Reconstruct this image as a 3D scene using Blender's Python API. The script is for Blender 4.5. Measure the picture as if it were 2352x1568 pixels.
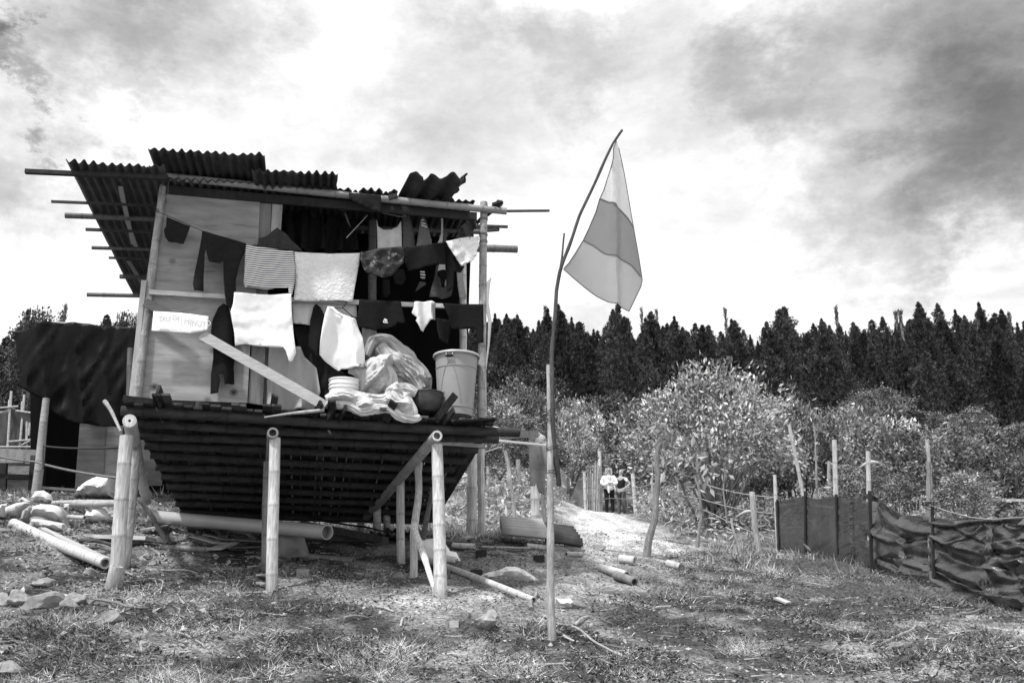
import bpy, bmesh, math, random
import numpy as np
from mathutils import Vector, Matrix, noise, geometry
random.seed(7); rng = np.random.default_rng(7)
for o in list(bpy.data.objects): bpy.data.objects.remove(o)
sc = bpy.context.scene
COL = sc.collection
# ------------------------------------------------------------ camera, sky, sun, exposure
FPX, TH = 2100.0, math.radians(17.35)          # focal length in px of a 2352 px wide frame, upward tilt
cam = bpy.data.objects.new('camera', bpy.data.cameras.new('camera')); COL.objects.link(cam)
cam.data.sensor_width = 36; cam.data.lens = 36*FPX/2352
cam.data.clip_start = .05; cam.data.clip_end = 3000
cam.location = (0, 0, 0); cam.rotation_euler = (math.pi/2+TH, 0, 0)
sc.camera = cam
sc.view_settings.view_transform = 'Standard'; sc.view_settings.look = 'None'
sc.view_settings.gamma = 1; sc.view_settings.exposure = 0.0
SUN_EL, SUN_AZ = math.radians(60), math.radians(222)     # azimuth clockwise from +Y: behind the camera, a little to its left
CT, ST = math.cos(TH), math.sin(TH)
def ray(x, y):
    u, v = (x-1176)/FPX, (784-y)/FPX
    return Vector((u, CT-v*ST, ST+v*CT))
def at(x, y, Y):
    d = ray(x, y); return d*(Y/d.y)
w = bpy.data.worlds.new('World'); sc.world = w; w.use_nodes = True
nt = w.node_tree; N = nt.nodes; L = nt.links; N.clear()
out = N.new('ShaderNodeOutputWorld'); bg = N.new('ShaderNodeBackground')
sky = N.new('ShaderNodeTexSky'); sky.sky_type = 'NISHITA'; sky.sun_disc = False
sky.sun_elevation = SUN_EL; sky.sun_rotation = SUN_AZ
bw = N.new('ShaderNodeRGBToBW'); L.new(sky.outputs[0], bw.inputs[0])
tc = N.new('ShaderNodeTexCoord')
def vmath(op, a, b=None, s=None):
    n = N.new('ShaderNodeVectorMath'); n.operation = op
    L.new(a, n.inputs[0])
    if b is not None:
        if hasattr(b, 'links'): L.new(b, n.inputs[1])
        else: n.inputs[1].default_value = b
    if s is not None: n.inputs['Scale'].default_value = s
    return n
def smath(op, a, b=0.0, c=None, clamp=False):
    n = N.new('ShaderNodeMath'); n.operation = op; n.use_clamp = clamp
    for i, v in enumerate((a, b, c)):
        if v is None: continue
        if hasattr(v, 'links'): L.new(v, n.inputs[i])
        else: n.inputs[i].default_value = v
    return n.outputs[0]
dirn = vmath('NORMALIZE', tc.outputs['Generated']).outputs[0]
def noi(vec, scale, detail, rough, dist=0.0):
    n = N.new('ShaderNodeTexNoise'); n.inputs['Scale'].default_value = scale
    n.inputs['Detail'].default_value = detail; n.inputs['Roughness'].default_value = rough
    n.inputs['Distortion'].default_value = dist
    L.new(vec, n.inputs['Vector']); return n
sq = vmath('MULTIPLY', dirn, (1.0, 1.0, 1.7)).outputs[0]
wp = noi(sq, 6.0, 9, .68)
wsub = vmath('SUBTRACT', wp.outputs['Color'], (.5, .5, .5)).outputs[0]
wdir = vmath('ADD', dirn, vmath('SCALE', wsub, s=.30).outputs[0]).outputs[0]
# cloud banks: (px, py, radius rad, depth)
banks = [(2320,40,.22,.52),(2170,330,.13,.22),(2340,330,.13,.28),(1770,170,.085,.34),(1560,150,.11,.12),(1320,125,.075,.24),(1150,90,.06,.12),
         (420,60,.13,.36),(200,20,.12,.26),(30,60,.035,.5),(80,100,.03,.45),(150,180,.026,.35),(20,430,.09,.22),(40,330,.08,.14),
         (1080,270,.15,.16),(1930,520,.07,.22),(2110,500,.05,.12),(1000,190,.10,.08),(640,330,.09,.06),(1660,340,.15,.10),(2260,500,.12,.08),(380,290,.03,.14),(170,290,.02,.3)]
tot = None
for (bx, by, rad, dep) in banks:
    d = ray(bx, by).normalized()
    dist = vmath('DISTANCE', wdir, tuple(d)).outputs['Value']
    mr = N.new('ShaderNodeMapRange'); mr.interpolation_type = 'SMOOTHSTEP'
    mr.inputs['From Min'].default_value = rad*.15; mr.inputs['From Max'].default_value = rad*1.15
    mr.inputs['To Min'].default_value = dep; mr.inputs['To Max'].default_value = 0
    L.new(dist, mr.inputs['Value'])
    tot = mr.outputs[0] if tot is None else smath('ADD', tot, mr.outputs[0])
n2 = noi(sq, 3.2, 9, .6, .4)
n3 = noi(sq, 9.0, 9, .68, .3)
fl = smath('MULTIPLY', smath('SUBTRACT', n2.outputs[0], .54), 1.1, clamp=False)
fl = smath('MAXIMUM', fl, 0.0)
f3 = smath('MULTIPLY', smath('SUBTRACT', n3.outputs[0], .5), .52)
dark = smath('ADD', smath('ADD', tot, fl), f3)
dark = smath('MAXIMUM', dark, 0.0)
cloud = smath('MULTIPLY', smath('POWER', 2.71828, smath('MULTIPLY', dark, -1.8)), 1.17)
skyv = smath('MULTIPLY', bw.outputs[0], .10)
# overcast: nearly all cloud, a little of the clear sky behind it
val = smath('ADD', smath('MULTIPLY', cloud, .97), smath('MULTIPLY', skyv, .05))
comb = N.new('ShaderNodeCombineXYZ')
for i in range(3): L.new(val, comb.inputs[i])
L.new(comb.outputs[0], bg.inputs['Color']); bg.inputs['Strength'].default_value = 1.0
L.new(bg.outputs[0], out.inputs['Surface'])
sun = bpy.data.objects.new('sun', bpy.data.lights.new('sun', 'SUN')); COL.objects.link(sun)
sun.data.energy = 5.0; sun.data.angle = math.radians(4); sun.data.color = (1, 1, 1)
sd = Vector((math.sin(SUN_AZ)*math.cos(SUN_EL), math.cos(SUN_AZ)*math.cos(SUN_EL), math.sin(SUN_EL)))
sun.rotation_euler = sd.to_track_quat('Z', 'Y').to_euler()
sun.location = sd*60

# ------------------------------------------------------------ px helpers (zoom crops of the photograph -> 2352 px frame)
ZO = {'1':(0,306.2),'2':(612.5,306.2),'3':(0,673.7),'4':(612.5,673.7),'5':(0,1041.2),'6':(612.5,1041.2),'W':(1041.2,735.),'R':(1678.2,735.),'B':(1041.2,1119.),'F':(1678.2,1057.7)}
def Z(k, x, y):
    o = ZO[k]; return (o[0]+x/3.491, o[1]+y/3.491)
def ZL(k, pts): return [Z(k, *p) for p in pts]
# ------------------------------------------------------------ materials (black and white photograph: every colour is a grey)
MATS = {}
def mat(name, base, rough=.8, spec=.3, n_amt=.35, n_scale=6., stretch=(1,1,1), bump=.2, bscale=None, n2=.0, n2scale=40., trans=0., metal=0., custom=None, notone=False, objrand=0.):
    if name in MATS: return MATS[name]
    m = bpy.data.materials.new(name); m.use_nodes = True; nt = m.node_tree; N = nt.nodes; L = nt.links
    p = N['Principled BSDF']; p.inputs['Roughness'].default_value = rough
    p.inputs['Specular IOR Level'].default_value = spec; p.inputs['Metallic'].default_value = metal
    t = N.new('ShaderNodeTexCoord'); mp = N.new('ShaderNodeMapping'); mp.inputs['Scale'].default_value = stretch
    L.new(t.outputs['Object'], mp.inputs['Vector'])
    def M(op, a, b, clamp=False):
        n = N.new('ShaderNodeMath'); n.operation = op; n.use_clamp = clamp
        for i, v in enumerate((a, b)):
            if hasattr(v, 'links'): L.new(v, n.inputs[i])
            else: n.inputs[i].default_value = v
        return n.outputs[0]
    no = N.new('ShaderNodeTexNoise'); no.inputs['Scale'].default_value = n_scale; no.inputs['Detail'].default_value = 6
    no.inputs['Roughness'].default_value = .62; L.new(mp.outputs[0], no.inputs['Vector'])
    k = M('ADD', M('MULTIPLY', M('SUBTRACT', no.outputs[0], .5), n_amt*4), 1.0)
    if n2:
        nb = N.new('ShaderNodeTexNoise'); nb.inputs['Scale'].default_value = n2scale; nb.inputs['Detail'].default_value = 4
        L.new(mp.outputs[0], nb.inputs['Vector'])
        k = M('MULTIPLY', k, M('ADD', M('MULTIPLY', M('SUBTRACT', nb.outputs[0], .5), n2*4), 1.0))
    k = M('MAXIMUM', k, .12)
    at_ = N.new('ShaderNodeAttribute'); at_.attribute_name = 'tone'
    if not notone: k = M('MULTIPLY', k, at_.outputs['Fac'])
    if objrand:
        oi = N.new('ShaderNodeObjectInfo'); k = M('MULTIPLY', k, M('ADD', M('MULTIPLY', oi.outputs['Random'], objrand), 1-objrand*.45))
    if custom: k = custom(N, L, M, t, mp, k)
    k = M('MINIMUM', M('MULTIPLY', k, base), .92)
    cb = N.new('ShaderNodeCombineXYZ')
    for i in range(3): L.new(k, cb.inputs[i])
    L.new(cb.outputs[0], p.inputs['Base Color'])
    if bump:
        b = N.new('ShaderNodeBump'); b.inputs['Strength'].default_value = bump; b.inputs['Distance'].default_value = .02
        nn = no
        if bscale:
            nn = N.new('ShaderNodeTexNoise'); nn.inputs['Scale'].default_value = bscale; nn.inputs['Detail'].default_value = 5
            L.new(mp.outputs[0], nn.inputs['Vector'])
        L.new(nn.outputs[0], b.inputs['Height']); L.new(b.outputs[0], p.inputs['Normal'])
    if trans:
        tr = N.new('ShaderNodeBsdfTranslucent'); L.new(cb.outputs[0], tr.inputs['Color'])
        mx = N.new('ShaderNodeMixShader'); mx.inputs[0].default_value = trans
        L.new(p.outputs[0], mx.inputs[1]); L.new(tr.outputs[0], mx.inputs[2]); L.new(mx.outputs[0], N['Material Output'].inputs['Surface'])
    m.diffuse_color = (base, base, base, 1)
    MATS[name] = m; return m
BAMBOO = mat('bamboo_pale', .46, .6, .3, .30, 7, (5,5,.5), .2, n2=.25, n2scale=14)
BAMBOOD = mat('bamboo_weathered', .17, .6, .3, .42, 6, (4,4,.8), .2, n2=.2, n2scale=50)
BAMBOOH = mat('bamboo_lying', .44, .6, .3, .3, 7, (.8,4,4), .15, n2=.2, n2scale=40)
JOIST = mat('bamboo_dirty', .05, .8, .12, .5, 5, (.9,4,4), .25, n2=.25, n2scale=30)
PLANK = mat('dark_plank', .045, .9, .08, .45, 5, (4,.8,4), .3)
WOODX = mat('pale_board', .42, .75, .25, .28, 6, (1.2,6,8), .15, n2=.12)
WOODZ = mat('pale_batten', .36, .75, .25, .3, 6, (7,7,1), .15)
WOODD = mat('old_wood', .10, .85, .2, .4, 6, (3,3,1.2), .3)
WOODG = mat('grey_scrap_wood', .28, .85, .2, .4, 5, (2,3,4), .3)
BARK = mat('bark', .20, .9, .15, .45, 14, (3,3,.7), .5, n2=.25)
BARKP = mat('peeling_bark', .33, .9, .15, .42, 12, (3,3,.6), .5, n2=.3)
METAL = mat('rusty_zinc', .045, .6, .35, .6, 4, (3,.8,3), .2, n2=.25, n2scale=18)
METALL = mat('zinc_light', .40, .5, .4, .3, 4, (2,2,2), .2)
FIBRO = mat('fibre_cement', .06, .9, .2, .4, 12, (1,1,1), .3)
BAMBOOP = mat('bamboo_post', .27, .6, .3, .5, 5, (5,5,1.2), .2, n2=.3, n2scale=26)
BLACKT = mat('black_plastic', .005, .42, .45, .2, 3, (1,1,1), .25, bscale=7)
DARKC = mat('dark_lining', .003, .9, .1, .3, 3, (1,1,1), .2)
ROPE = mat('rope', .25, .9, .1, .2, 20)
ROPED = mat('dark_rope', .04, .9, .1, .2, 20)
PVC = mat('grey_pipe', .33, .45, .4, .12, 3, (1,1,1), .05)
ROCK = mat('rock', .24, .9, .2, .35, 5, (1,1,1), .6, n2=.2, n2scale=25)
BRICK = mat('brick', .24, .95, .1, .3, 12, (1,1,1), .4)
BRICKD = mat('dark_brick', .035, .95, .1, .3, 12, (1,1,1), .4)
# ------------------------------------------------------------ mesh builder
ROOT = {}
class MB:
    def __init__(s): s.v = []; s.f = []; s.t = []
    def add(s, vs, fs, tone=1.0):
        n = len(s.v); s.v += [tuple(v) for v in vs]
        s.t += list(tone) if isinstance(tone, (list, tuple, np.ndarray)) else [tone]*len(vs)
        s.f += [tuple(i+n for i in f) for f in fs]
    def box(s, p0, p1, wd, th, up=(0,0,1), tone=1.0, ends=None):
        """board from p0 to p1, width along 'side', thickness along 'up'"""
        p0, p1, up = Vector(p0), Vector(p1), Vector(up)
        a = (p1-p0).normalized(); side = a.cross(up).normalized(); up = side.cross(a).normalized()
        vs = []
        for p, q in ((p0, 0), (p1, 1)):
            for sx, sz in ((-1,-1),(1,-1),(1,1),(-1,1)):
                vs.append(p+side*sx*wd/2+up*sz*th/2)
        s.add(vs, [(0,1,2,3),(7,6,5,4),(0,4,5,1),(1,5,6,2),(2,6,7,3),(3,7,4,0)], tone)
    def tube(s, pts, rs, seg=10, cap=True, tones=None, hollow=0.):
        pts = [Vector(p) for p in pts]; n = len(pts)
        if not isinstance(rs, (list, tuple)): rs = [rs]*n
        if tones is None: tones = [1.0]*n
        vs, fs, ts = [], [], []
        ref = Vector((0,0,1)) if abs((pts[-1]-pts[0]).normalized().z) < .85 else Vector((1,0,0))
        for i, p in enumerate(pts):
            a = (pts[min(i+1,n-1)]-pts[max(i-1,0)]).normalized()
            x = a.cross(ref).normalized(); y = a.cross(x).normalized()
            for k in range(seg):
                an = 2*math.pi*k/seg
                vs.append(p+(x*math.cos(an)+y*math.sin(an))*rs[i]); ts.append(tones[i])
        for i in range(n-1):
            for k in range(seg):
                k2 = (k+1) % seg
                fs.append((i*seg+k, i*seg+k2, (i+1)*seg+k2, (i+1)*seg+k))
        if cap:
            for e, i, sg in ((0, 0, 1), (1, n-1, -1)):
                if hollow:
                    a = (pts[1]-pts[0]).normalized() if e == 0 else (pts[-2]-pts[-1]).normalized()
                    b1 = len(vs)
                    for k in range(seg):
                        vs.append(pts[i]+(vs[i*seg+k]-pts[i])*(1-hollow)); ts.append(1.25)
                    b2 = len(vs)
                    for k in range(seg):
                        vs.append(pts[i]+(vs[i*seg+k]-pts[i])*(1-hollow)+a*rs[i]*1.2); ts.append(.45)
                    for k in range(seg):
                        k2 = (k+1) % seg
                        q1 = (i*seg+k, b1+k, b1+k2, i*seg+k2); q2 = (b1+k, b2+k, b2+k2, b1+k2)
                        fs.append(q1 if e == 0 else q1[::-1]); fs.append(q2 if e == 0 else q2[::-1])
                    c = tuple(b2+k for k in range(seg)); fs.append(c[::-1] if e == 0 else c)
                else:
                    c = tuple(i*seg+k for k in range(seg)); fs.append(c[::-1] if e == 0 else c)
        s.add(vs, fs, ts)
    def build(s, name, m, parent=None, smooth=True, loc=None, solid=0.):
        me = bpy.data.meshes.new(name)
        v = np.array(s.v, dtype=np.float32).reshape(-1, 3)
        if parent is not None: root = ROOT[parent.name]
        elif loc is not None: root = Vector(loc)
        else:
            mn, mx = v.min(0), v.max(0); root = Vector(((mn[0]+mx[0])/2, (mn[1]+mx[1])/2, mn[2]))
        v = v-np.array(root, dtype=np.float32)
        me.from_pydata(v.tolist(), [], s.f)
        a = me.attributes.new('tone', 'FLOAT', 'POINT'); a.data.foreach_set('value', np.array(s.t, dtype=np.float32))
        if smooth:
            me.polygons.foreach_set('use_smooth', [True]*len(me.polygons))
            me.set_sharp_from_angle(angle=math.radians(38))
        me.materials.append(m); me.update()
        o = bpy.data.objects.new(name, me); COL.objects.link(o)
        if parent is not None: o.parent = parent
        else: o.location = root
        ROOT[o.name] = root
        if solid:
            md = o.modifiers.new('thickness', 'SOLIDIFY'); md.thickness = solid; md.offset = 0
        return o
def tag(o, label, cat, group=None, kind=None):
    o['label'] = label; o['category'] = cat
    if group: o['group'] = group
    if kind: o['kind'] = kind
    return o
def thing(name, label, cat, loc, group=None):
    o = bpy.data.objects.new(name, None); COL.objects.link(o); o.location = loc
    o.empty_display_size = .1
    ROOT[o.name] = Vector(loc); return tag(o, label, cat, group)
def struct(name, mb, m, **k):
    o = mb.build(name, m, **k); o['kind'] = 'structure'; return o
def bam(mb, p0, p1, r0, r1=None, gap=.27, seg=12, bend=.006, tone=1.0, hollow=.28, off=None, foot=0.):
    """a bamboo cane with swollen nodes"""
    p0, p1 = Vector(p0), Vector(p1); r1 = r0 if r1 is None else r1
    Ln = (p1-p0).length; n = max(1, int(Ln/gap)); o0 = random.random()*.5+.25 if off is None else off
    ts = [0.0]
    for i in range(n):
        c = (i+o0)*gap/Ln
        if c < .97: ts += [c-.02/Ln*1.0, c-.006/Ln, c+.006/Ln, c+.022/Ln]
    if foot: ts += [.3/Ln, .42/Ln, .55/Ln]
    ts = sorted(t for t in set(ts) if 0 <= t <= 1)+[1.0]
    if len(ts) > 1 and ts[-1]-ts[-2] < 1e-4: ts.pop(-2)
    a = (p1-p0).normalized(); sx = a.orthogonal().normalized(); sy = a.cross(sx)
    ph = random.random()*9
    pts, rs, tn = [], [], []
    for t in ts:
        j = min((abs(t-(i+o0)*gap/Ln) for i in range(n)), default=9)*Ln
        r = r0+(r1-r0)*t
        rs.append(r*(1.045 if j < .01 else 1.0)); tn.append(tone*(.78 if j < .01 else (1.06 if j < .03 else 1.0))*(1 if not foot else min(1., .5+max(0, t*Ln-.3)/foot)))
        pts.append(p0+(p1-p0)*t+sx*bend*math.sin(t*5+ph)*min(1, Ln)+sy*bend*math.cos(t*4+ph)*min(1, Ln))
    mb.tube(pts, rs, seg, tones=tn, hollow=hollow)
def crooked(mb, pts, r0, r1, seg=8, n=14, wob=.012, tone=1.0, seed=None):
    pts = [Vector(p) for p in pts]; sd = random.random()*50 if seed is None else seed
    Ls = [0]
    for i in range(1, len(pts)): Ls.append(Ls[-1]+(pts[i]-pts[i-1]).length)
    q, rs, tn = [], [], []
    for i in range(n+1):
        t = i/n*Ls[-1]; k = 0
        while k < len(pts)-2 and t > Ls[k+1]: k += 1
        f = (t-Ls[k])/max(1e-6, Ls[k+1]-Ls[k]); p = pts[k].lerp(pts[k+1], f)
        wv = noise.noise_vector(Vector((t*2.1+sd, sd, 0)))
        q.append(p+wv*wob*(0 if i in (0, n) else 1)); rr = r0+(r1-r0)*i/n
        rs.append(rr*(1+.18*noise.noise(Vector((t*7+sd, 3, sd))))); tn.append(tone*(1+.25*noise.noise(Vector((t*5, 7, sd)))))
    mb.tube(q, rs, seg, tones=tn)
# ------------------------------------------------------------ terrain
def vnoise(x, y, seed=0):
    xi, yi = np.floor(x).astype(np.int64), np.floor(y).astype(np.int64)
    fx, fy = x-xi, y-yi; fx = fx*fx*(3-2*fx); fy = fy*fy*(3-2*fy)
    def h(a, b):
        n = (a*374761393+b*668265263+seed*1274126177) & 0x7fffffff
        n = ((n ^ (n >> 13))*1274126177) & 0x7fffffff
        return (n & 0xffff)/65535.0
    return (h(xi,yi)*(1-fx)+h(xi+1,yi)*fx)*(1-fy)+(h(xi,yi+1)*(1-fx)+h(xi+1,yi+1)*fx)*fy
def fbm(x, y, oc=4, seed=0, g=.5):
    s = 0; a = 1; t = 0
    for i in range(oc):
        s = s+a*(vnoise(x*2**i+i*17.3, y*2**i-i*9.1, seed+i)-.5); t += a; a *= g
    return s/t*2
PRY = np.array([-60,-6,0,6.5,9,14,18,32,45,60,75,100,130,150,220,400,900.])
PRZ = np.array([-9,-2.6,-1.5,-.35,.2,.9,1.5,3.75,8.5,12.0,16.8,26.5,39.6,40,28,0,-60.])
CP = [(250,1362,8.9),(629,1368,8.9),(1015,1386,9.1),(870,1225,13.2),(892,1220,13.4),(923,1313,11.4),(946,1353,10.2),(830,1218,14.0),
      (86,1122,14),(10,1130,14),(60,1205,11.3),(150,1200,11.5),(20,1290,9.6),(245,1300,9.4),(350,1240,11.3),(500,1262,10.8),(450,1215,12.6),(620,1215,13),(280,1110,14.5),
      (700,1315,10.6),(800,1280,11.4),(291,1316,9.9),(611,1325,9.9),
      (1082,1229,14.5),(1106,1246,13.8),(1192,1215,16),(1228,1222,15.5),(1268,1462,7.8),(1100,1470,7.6),
      (1200,1095,24),(1100,1100,23),(1300,1125,25),(1325,1190,30),(1400,1184,31),(1370,1187,30),(1470,1178,31),(1500,1190,28),(1400,1245,20),(1235,1140,21),(1385,1187,29),(1400,1196,26),(1400,1215,23),(1430,1189,30),(1445,1208,25),(1350,1192,28),
      (1478,1305,13.5),(1640,1190,26),(1750,1195,24),(1783,1268,17),(1918,1292,14.8),(1995,1312,13.4),(2137,1392,10.4),(2352,1440,8.7),(2050,1345,12),
      (1174,1568,6.4),(0,1568,6.5),(2352,1568,6.2),(1500,1420,8.6),(1900,1420,9.2),(40,1420,8.2),(0,1130,22),(2352,1190,20),(1850,1180,24)]
cpx = []; 
for (x, y, Y) in CP:
    p = at(x, y, Y); cpx.append((p.x, Y, p.z-float(np.interp(Y, PRY, PRZ)), .16*Y if Y < 19 else .085*Y))
CPA = np.array(cpx)
def H(X, Y, fine=True):
    X = np.asarray(X, float); Y = np.asarray(Y, float)
    z = (np.interp(Y, PRY, PRZ)+np.interp(Y-1.5, PRY, PRZ)+np.interp(Y+1.5, PRY, PRZ))/3 if False else np.interp(Y, PRY, PRZ)
    num = 0; den = .35*np.ones_like(X*1.0)
    for (a, b, r, s) in CPA:
        wgt = np.exp(-((X-a)**2+(Y-b)**2)/(s*s)); num = num+wgt*r; den = den+wgt
        den = den-0
    den = np.maximum(den, 1e-6); z = z+num/np.maximum(den-.35+.12, .12)*np.minimum(1, (den-.35)/.25)
    far = np.clip((Y-30)/30, 0, 1)
    z = z+far*fbm(X*.045, Y*.045, 3, 5)*3.0
    if fine:
        nearw = np.clip(1-(Y-25)/25, 0, 1)
        z = z+nearw*(fbm(X*.9, Y*.9, 3, 11)*.055+fbm(X*4.5, Y*4.5, 3, 21)*.038+fbm(X*1.9, Y*1.9, 2, 27)*.04)
    return z
def hz(x, y): return float(H(np.array([x]), np.array([y]))[0])
def G(px, py):
    """where the ray through a pixel meets the ground"""
    d = ray(px, py); d = d/d.y; Y = np.linspace(5., 60, 1100)
    z = H(Y*d.x, Y); below = np.nonzero(Y*d.z <= z)[0]
    Yh = Y[below[0]] if len(below) else 60.
    return Vector((d.x*Yh, Yh, hz(d.x*Yh, Yh)))
def gp(p, dz=0.): return Vector((p[0], p[1], hz(p[0], p[1])+dz))
us = np.linspace(-1.25, 1.25, 760); us = np.sign(us)*(np.abs(us)**1.25)
rows = [-8.]
while rows[-1] < 900: 
    y = rows[-1]; rows.append(y+(.5 if y < 3.5 else max(.045, (y-2)*.0085)))
rows = np.array(rows)
UU, YY = np.meshgrid(us, rows); XX = UU*(np.abs(YY)+4)*1.0
ZZ = H(XX, YY)
# path tone: pale trodden earth from the gate down to the clearing right of the hut
pth = [at(1385,1186,31), at(1400,1245,20), at(1440,1275,16), at(1330,1330,11.5), at(1120,1370,9.4), at(1000,1400,9.0)]
pw = [1.0,1.15,1.05,1.1,1.2,.8]
pd = np.full(XX.shape, 9.)
for i in range(len(pth)-1):
    a, b = pth[i], pth[i+1]; ab = np.array([b.x-a.x, b.y-a.y]); l2 = ab@ab
    t = np.clip(((XX-a.x)*ab[0]+(YY-a.y)*ab[1])/l2, 0, 1)
    dd = np.hypot(XX-a.x-t*ab[0], YY-a.y-t*ab[1])/(pw[i]+(pw[i+1]-pw[i])*t); pd = np.minimum(pd, dd)
pd = pd+fbm(XX*1.2, YY*1.2, 4, 31)*.45
PATHM = np.clip(1.25-pd, 0, 1)
def pathmask(X, Y):
    pdd = np.full(X.shape, 9.)
    for i in range(len(pth)-1):
        a, b = pth[i], pth[i+1]; ab = np.array([b.x-a.x, b.y-a.y]); l2 = ab@ab
        t = np.clip(((X-a.x)*ab[0]+(Y-a.y)*ab[1])/l2, 0, 1)
        pdd = np.minimum(pdd, np.hypot(X-a.x-t*ab[0], Y-a.y-t*ab[1])/(pw[i]+(pw[i+1]-pw[i])*t))
    pdd = pdd+fbm(X*1.2, Y*1.2, 4, 31)*.45
    return np.clip(1.25-pdd, 0, 1)
tone = (.62+.55*np.clip(fbm(XX*.7, YY*.7, 4, 41)+.3, 0, 1))*np.clip(.9+1.9*fbm(XX*2.6, YY*2.6, 3, 43), .42, 1.7)
fade = np.clip(1-(YY-10)/12, 0.25, 1)*0+1
pm2 = PATHM*np.where(YY > 14, 1.0, .38)
tone = tone*(1-pm2)+pm2*4.2*(.75+.5*fbm(XX*5, YY*3, 3, 47))
tone = tone*np.where(YY > 45, .25, 1)
g = MB()
nr, nc = XX.shape
V = np.stack([XX, YY, ZZ], -1).reshape(-1, 3)
idx = np.arange(nr*nc).reshape(nr, nc)
F = np.stack([idx[:-1,:-1], idx[:-1,1:], idx[1:,1:], idx[1:,:-1]], -1).reshape(-1, 4)
def fastmesh(name, V, F, T, m, smooth=True, loc=(0,0,0)):
    me = bpy.data.meshes.new(name); k = F.shape[1]
    me.vertices.add(len(V)); me.vertices.foreach_set('co', (np.asarray(V, np.float32)-np.array(loc, np.float32)).ravel())
    me.loops.add(F.size); me.loops.foreach_set('vertex_index', F.ravel().astype(np.int32))
    me.polygons.add(len(F)); me.polygons.foreach_set('loop_start', np.arange(0, F.size, k, dtype=np.int32))
    me.polygons.foreach_set('use_smooth', np.full(len(F), smooth))
    a = me.attributes.new('tone', 'FLOAT', 'POINT'); a.data.foreach_set('value', np.asarray(T, np.float32).ravel())
    me.materials.append(m); me.update(calc_edges=True)
    o = bpy.data.objects.new(name, me); COL.objects.link(o); o.location = loc; ROOT[o.name] = Vector(loc); return o
def soil(N, L, M, t, mp, k):
    v = N.new('ShaderNodeTexVoronoi'); v.inputs['Scale'].default_value = 16; L.new(mp.outputs[0], v.inputs['Vector'])
    a = M('ADD', M('MULTIPLY', v.outputs['Distance'], -.55), 1.25)
    n = N.new('ShaderNodeTexNoise'); n.inputs['Scale'].default_value = 34; n.inputs['Detail'].default_value = 5; n.inputs['Roughness'].default_value = .75
    L.new(mp.outputs[0], n.inputs['Vector'])
    b = M('MAXIMUM', M('ADD', M('MULTIPLY', M('SUBTRACT', n.outputs[0], .5), 5.5), 1.05), .12)
    return M('MULTIPLY', k, M('MULTIPLY', a, b))
SOIL = mat('soil', .15, .95, .1, .35, 2.2, (1,1,1), .9, bscale=26, custom=soil)
go = fastmesh('ground', V, F, tone.reshape(-1), SOIL); go['kind'] = 'structure'
# ------------------------------------------------------------ the hut
YAW = math.radians(12); EX = Vector((math.cos(YAW), math.sin(YAW), 0)); EY = Vector((-math.sin(YAW), math.cos(YAW), 0)); EZ = Vector((0,0,1))
O0 = at(308, 912, 9.0); O0 = Vector((O0.x, O0.y, 0))
def P(s, d, z): return O0+EX*s+EY*d+EZ*z
def Fp(x, y, d):
    r = ray(x, y); t = (d+O0.dot(EY))/r.dot(EY); p = r*t
    return p
def loc_(p): q = p-O0; return q.dot(EX), q.dot(EY), p.z
def plane3(a, b, c):
    A = np.array([[*loc_(q)[:2], 1] for q in (a, b, c)]); B = np.array([loc_(q)[2] for q in (a, b, c)])
    return np.linalg.solve(A, B)
PR = plane3(Fp(150,374,-.5), Fp(780,404,-.5), Fp(305,682,4.3))        # roof underside
PFL = plane3(Fp(300,926,-.35), Fp(1120,969,-.35), Fp(600,1182,4.3))   # underside of the floor planks
def zr(s, d): return PR[0]*s+PR[1]*d+PR[2]
def zf(s, d): return PFL[0]*s+PFL[1]*d+PFL[2]
def onplane(x, y, pl, dz=0.):
    r = ray(x, y); # z = a s + b d + c
    a, b, c = pl; c += dz
    den = r.z-a*r.dot(EX)-b*r.dot(EY); num = c-a*O0.dot(EX)-b*O0.dot(EY)
    return r*(num/den)
hut = thing('stilt_hut', 'bamboo stilt hut with torn corrugated roof and plywood front, hung all over with laundry', 'hut', gp(P(1.8, 1.5, 0)))
def part(name, mb, m, **k): return mb.build(name, m, hut, **k)
# legs
def leg(a, b, ra, rb, label=None, m=BAMBOO, name='stilt', gap=.3, **k):
    mb = MB(); bam(mb, a, b, ra, rb, gap=gap, hollow=.2, foot=.5, **k); o = part(name, mb, m)
    if label: o['label'] = label
    return o
def base(x, y, Y, sink=.3): p = at(x, y, Y); return p-Vector((0,0,sink))
leg(base(268,1362,8.85), Fp(291,1000,-.25), .068, .062, gap=.34)
leg(base(245,1362,8.75), Fp(268,1300,-.36), .058, .06, name='prop', gap=.4)
leg(base(629,1370,8.95), Fp(631,1006,-.28), .058, .055, gap=.33)
leg(base(1018,1388,9.1), Fp(1003,1022,-.28), .067, .058, gap=.25)
leg(base(291,1316,9.9), Fp(311,1035,.55), .05, .045)
leg(base(297,1230,11.2), Fp(313,1090,1.9), .045, .04)
leg(base(611,1327,9.9), Fp(615,1060,.55), .045, .042, m=BAMBOOD)
leg(base(923,1315,11.3), Fp(920,1100,1.7), .052, .05)
leg(base(870,1226,13.1), Fp(866,1160,3.4), .058, .056)
leg(base(893,1221,13.4), Fp(887,1160,3.7), .052, .05)
leg(base(830,1218,14.0), Fp(829,1188,4.2), .05, .05)
mb = MB(); crooked(mb, [base(946,1355,10.2), at(954,1200,10.2), Fp(963,1062,.75)], .046, .04, wob=.03, seg=10); part('stilt', mb, BAMBOO)['label'] = 'crooked stilt of thin round wood'
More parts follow.
